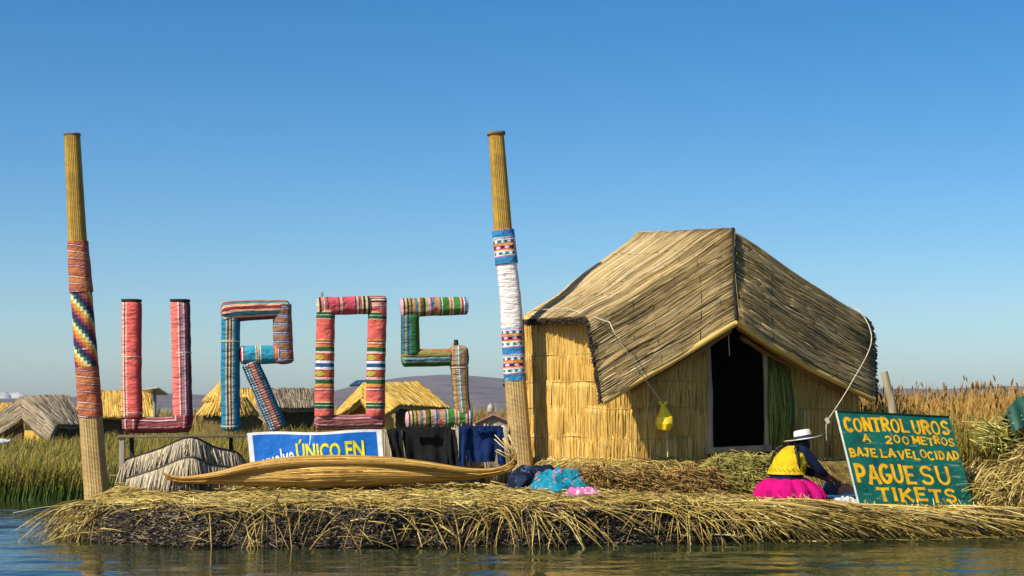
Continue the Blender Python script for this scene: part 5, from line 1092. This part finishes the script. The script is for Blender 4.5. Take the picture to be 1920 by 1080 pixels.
def cone(parent, cx, yt, yb, r0, r1, Y, seed, mat='far_gold', n=900):
    r = np.random.RandomState(seed); k = Y / FPX; T = P(cx, yt, Y); Bz = P(cx, yb, Y)[2]; a = r.uniform(0, 6.28, n); q = np.linspace(0, 1, 5)[None]
    s0 = r.uniform(0, .6, n)[:, None]; s1 = np.clip(s0 + r.uniform(.3, .6, n)[:, None], 0, 1.06); s = s0 + (s1 - s0) * q; R = (r0 + (r1 - r0) * s ** 1.15) * k
    p = np.stack([T[0] + np.cos(a)[:, None] * R, T[1] + np.sin(a)[:, None] * R, T[2] + (Bz - T[2]) * s ** .95 + r.uniform(-.02, .05, n)[:, None]], -1)
    g = Geo(); g.tubes(p, .028, None, 3, None, r); g.tube([np.array([T[0], T[1], Bz]), T - [0, 0, .05]], [r1 * k * .97, max(r0 * k * .9, .02)], 24, 10, rnd=.4); g.build('roof_tier', M[mat], parent)
cone(h, 418, 714, 752, 3, 36, 52, 1); cone(h, 427, 742, 779, 32, 57, 52, 2)
g = Geo(); g.tube([P(428, 860, 52), P(428, 772, 52)], 46 * 52 / FPX, 24, 8, rnd=.8); g.build('wall', M['far_wall'], h)
h = thing('thatched_hut', 'grey thatched hut behind the slanting leg of the letter R', 'hut', P(545, 850, 58))
slope(h, PP([(505, 766, 57), (600, 766, 58.5), (598, 731, 60.5), (492, 730, 59)]), 'far_grey', seed=8, n=900); slope(h, PP([(512, 800, 56.6), (505, 764, 57), (490, 730, 59), (478, 775, 58.5)]), 'far_grey', seed=9)
wallpoly(h, [(506, 764, 57.7), (602, 764, 59), (602, 850, 59), (506, 850, 57.7)])
h = thing('thatched_hut', 'small golden roof peeking between letter R and the round hut', 'hut', P(468, 850, 66))
slope(h, PP([(440, 770, 65), (492, 770, 65), (484, 730, 67), (450, 731, 67)]), 'far_gold', seed=10, n=400); wallpoly(h, [(440, 768, 65.5), (492, 768, 65.5), (492, 850, 65.5), (440, 850, 65.5)])
h = thing('thatched_hut', 'bright golden thatched hut with blue tarp under its eave behind letter O', 'hut', P(745, 850, 54))
slope(h, PP([(748, 760, 53), (842, 766, 55), (785, 719, 57), (682, 721, 55)]), 'far_gold', seed=11, n=1300); slope(h, PP([(706, 790, 52.4), (748, 760, 53), (682, 721, 55), (676, 752, 54)]), 'far_gold', seed=12); slope(h, PP([(628, 788, 56), (634, 772, 56.5), (682, 721, 55), (680, 748, 54)]), 'far_gold', seed=13)
wallpoly(h, [(742, 762, 54), (835, 764, 56), (835, 850, 56), (742, 850, 54)]); wallpoly(h, [(640, 785, 56.3), (690, 750, 55), (738, 785, 54), (738, 850, 54), (640, 850, 56.3)], 'far_gold')
g = Geo(); G = quadsheet(P(740, 764, 53.4), P(808, 762, 54.6), P(738, 776, 53.4), P(772, 772, 54.2)); g.slab(drape(G, 2, .05), .02); g.build('tarp', plain('blue_tarp', '15509c', .5), h)
panel('dark solar panel standing behind the golden hut', [(655, 722, 57), (690, 720, 57), (697, 711, 58.5), (668, 713, 58.5)], 57.6, 675, 717)
h = thing('house', 'low grey house with pinkish tin roof beside the right pole', 'house', P(925, 850, 70))
wallpoly(h, [(886, 793, 70), (925, 778, 70), (962, 790, 70), (962, 850, 70), (886, 850, 70)], 'grey_reed', th=4.0)
M['tin'] = plain('pink_tin', 'a06c64', .5)
for q, sd in ((PP([(884, 794, 69.8), (884, 794, 74.5), (925, 775, 74.5), (925, 775, 69.8)]), 1), (PP([(966, 792, 69.8), (966, 792, 74.5), (925, 775, 74.5), (925, 775, 69.8)]), 2)):
    g = Geo(); g.slab(np.array([[q[0], q[1]], [q[3], q[2]]]), .08, nrmv=np.broadcast_to(np.array([0, 0, 1.]), (2, 2, 3))); g.build('roof', M['tin'], h, smooth=False)
g = Geo(); k = 73 / FPX; g.tube([P(920, 790, 73), P(920, 771, 73)], .05, 8); g.tube([P(920, 772, 73), P(920, 770, 73), P(920, 762, 73), P(920, 759, 73), P(920, 757, 73)], np.array([6, 6.6, 6.4, 5, 2]) * k, 18, 14)
tag(g.build('water_tank', plain('tank_plastic', 'a09888', .5), loc=P(920, 850, 73)), 'small beige water tank raised above the grey house', 'tank')
g = Geo(); g.tube([P(-12, 829, 46), P(0, 828, 46), P(14, 828, 46), P(20, 825, 46)], [.06, .09, .08, .02], 10, 20); tag(g.build('rowing_boat', plain('white_hull', 'c8ccd0', .5), loc=P(0, 832, 46)), 'white boat hull at the left frame edge in the reeds', 'boat')

# ------------------------------------------------------------ hills, cloud
def hills():
    D = 2600.0; px = np.array([-400, -200, 0, 150, 280, 340, 400, 460, 560, 640, 700, 760, 830, 880, 950, 1050, 1200, 1400, 1560, 1640, 1700, 1760, 1800, 1850, 1900, 2000, 2300]); py = np.array([750, 748, 746, 744, 741, 738, 739, 742, 741, 731, 715, 706, 701, 703, 709, 722, 735, 732, 730, 728, 727, 731, 728, 723, 726, 732, 740])
    xs = np.linspace(-1200, 1400, 260); ys = np.linspace(D - 900, D + 900, 70); X, Y = np.meshgrid(xs, ys, indexing='ij')
    H = (HOR - np.interp(xs / D * FPX + 960, px, py)) * D / FPX + CAMZ; t = (Y - D) / 900
    rid = fbm(X / 300, Y / 500, 3, 5, .7)
    Z = H[:, None] * np.clip(1 - np.abs(t) ** 1.4, 0, 1) * (1 + .10 * rid * (1 - np.exp(-(t * 3) ** 2))) + 5 * rid * np.clip(np.abs(t) * 3, 0, 1) * (1 - np.abs(t))
    g = Geo(); g.grid(np.stack([X, Y, Z - 1.0], -1)); b = MB('hill_scrub', .95, .05)
    b.color(b.ramp(b.noise(.012, 8, rough=.65), [(.3, lin('403a40')), (.55, lin('5c5256')), (.75, lin('74665e'))])); b.bump(b.noise(.03, 6), 6, 1)
    tag(g.build('hills', b.m), kind='structure')
hills()
g = Geo(); r = np.random.RandomState(9)
for k in range(12):
    c = P(r.normal(14, 26), 759, 9000) + np.array([0, r.uniform(-60, 60), 0]); c[2] += abs(r.normal(0, 18)); R = r.uniform(22, 44) * 1.2
    th, ph = np.meshgrid(np.linspace(0, math.pi, 14), np.linspace(0, 2 * math.pi, 22), indexing='ij'); d = np.stack([np.sin(th) * np.cos(ph), np.sin(th) * np.sin(ph), np.cos(th)], -1)
    g.grid(c + d * R * (1 + .18 * fbm(th * 1.5 + k, ph * 1.2, k, 4, .4))[..., None] * [1.2, 1, .75])
b = MB('cloud_vapour', 1, 0); b.color((.40, .385, .39, 1)); tag(g.build('cloud', b.m), kind='structure')

# air: far things fade to blue
g = Geo(); g.box((0, 1860, 45), (3400, 3840, 92)); hz = g.build('haze', None, smooth=False)
m = bpy.data.materials.new('haze_air'); m.use_nodes = True; nt = m.node_tree; nt.nodes.clear(); out = nt.nodes.new('ShaderNodeOutputMaterial'); pv = nt.nodes.new('ShaderNodeVolumePrincipled')
pv.inputs['Density'].default_value = .00010; pv.inputs['Color'].default_value = (.72, .82, .95, 1); nt.links.new(pv.outputs[0], out.inputs['Volume']); hz.data.materials.append(m)
tag(hz, 'thin blue haze over the lake and hills', 'haze', kind='stuff')
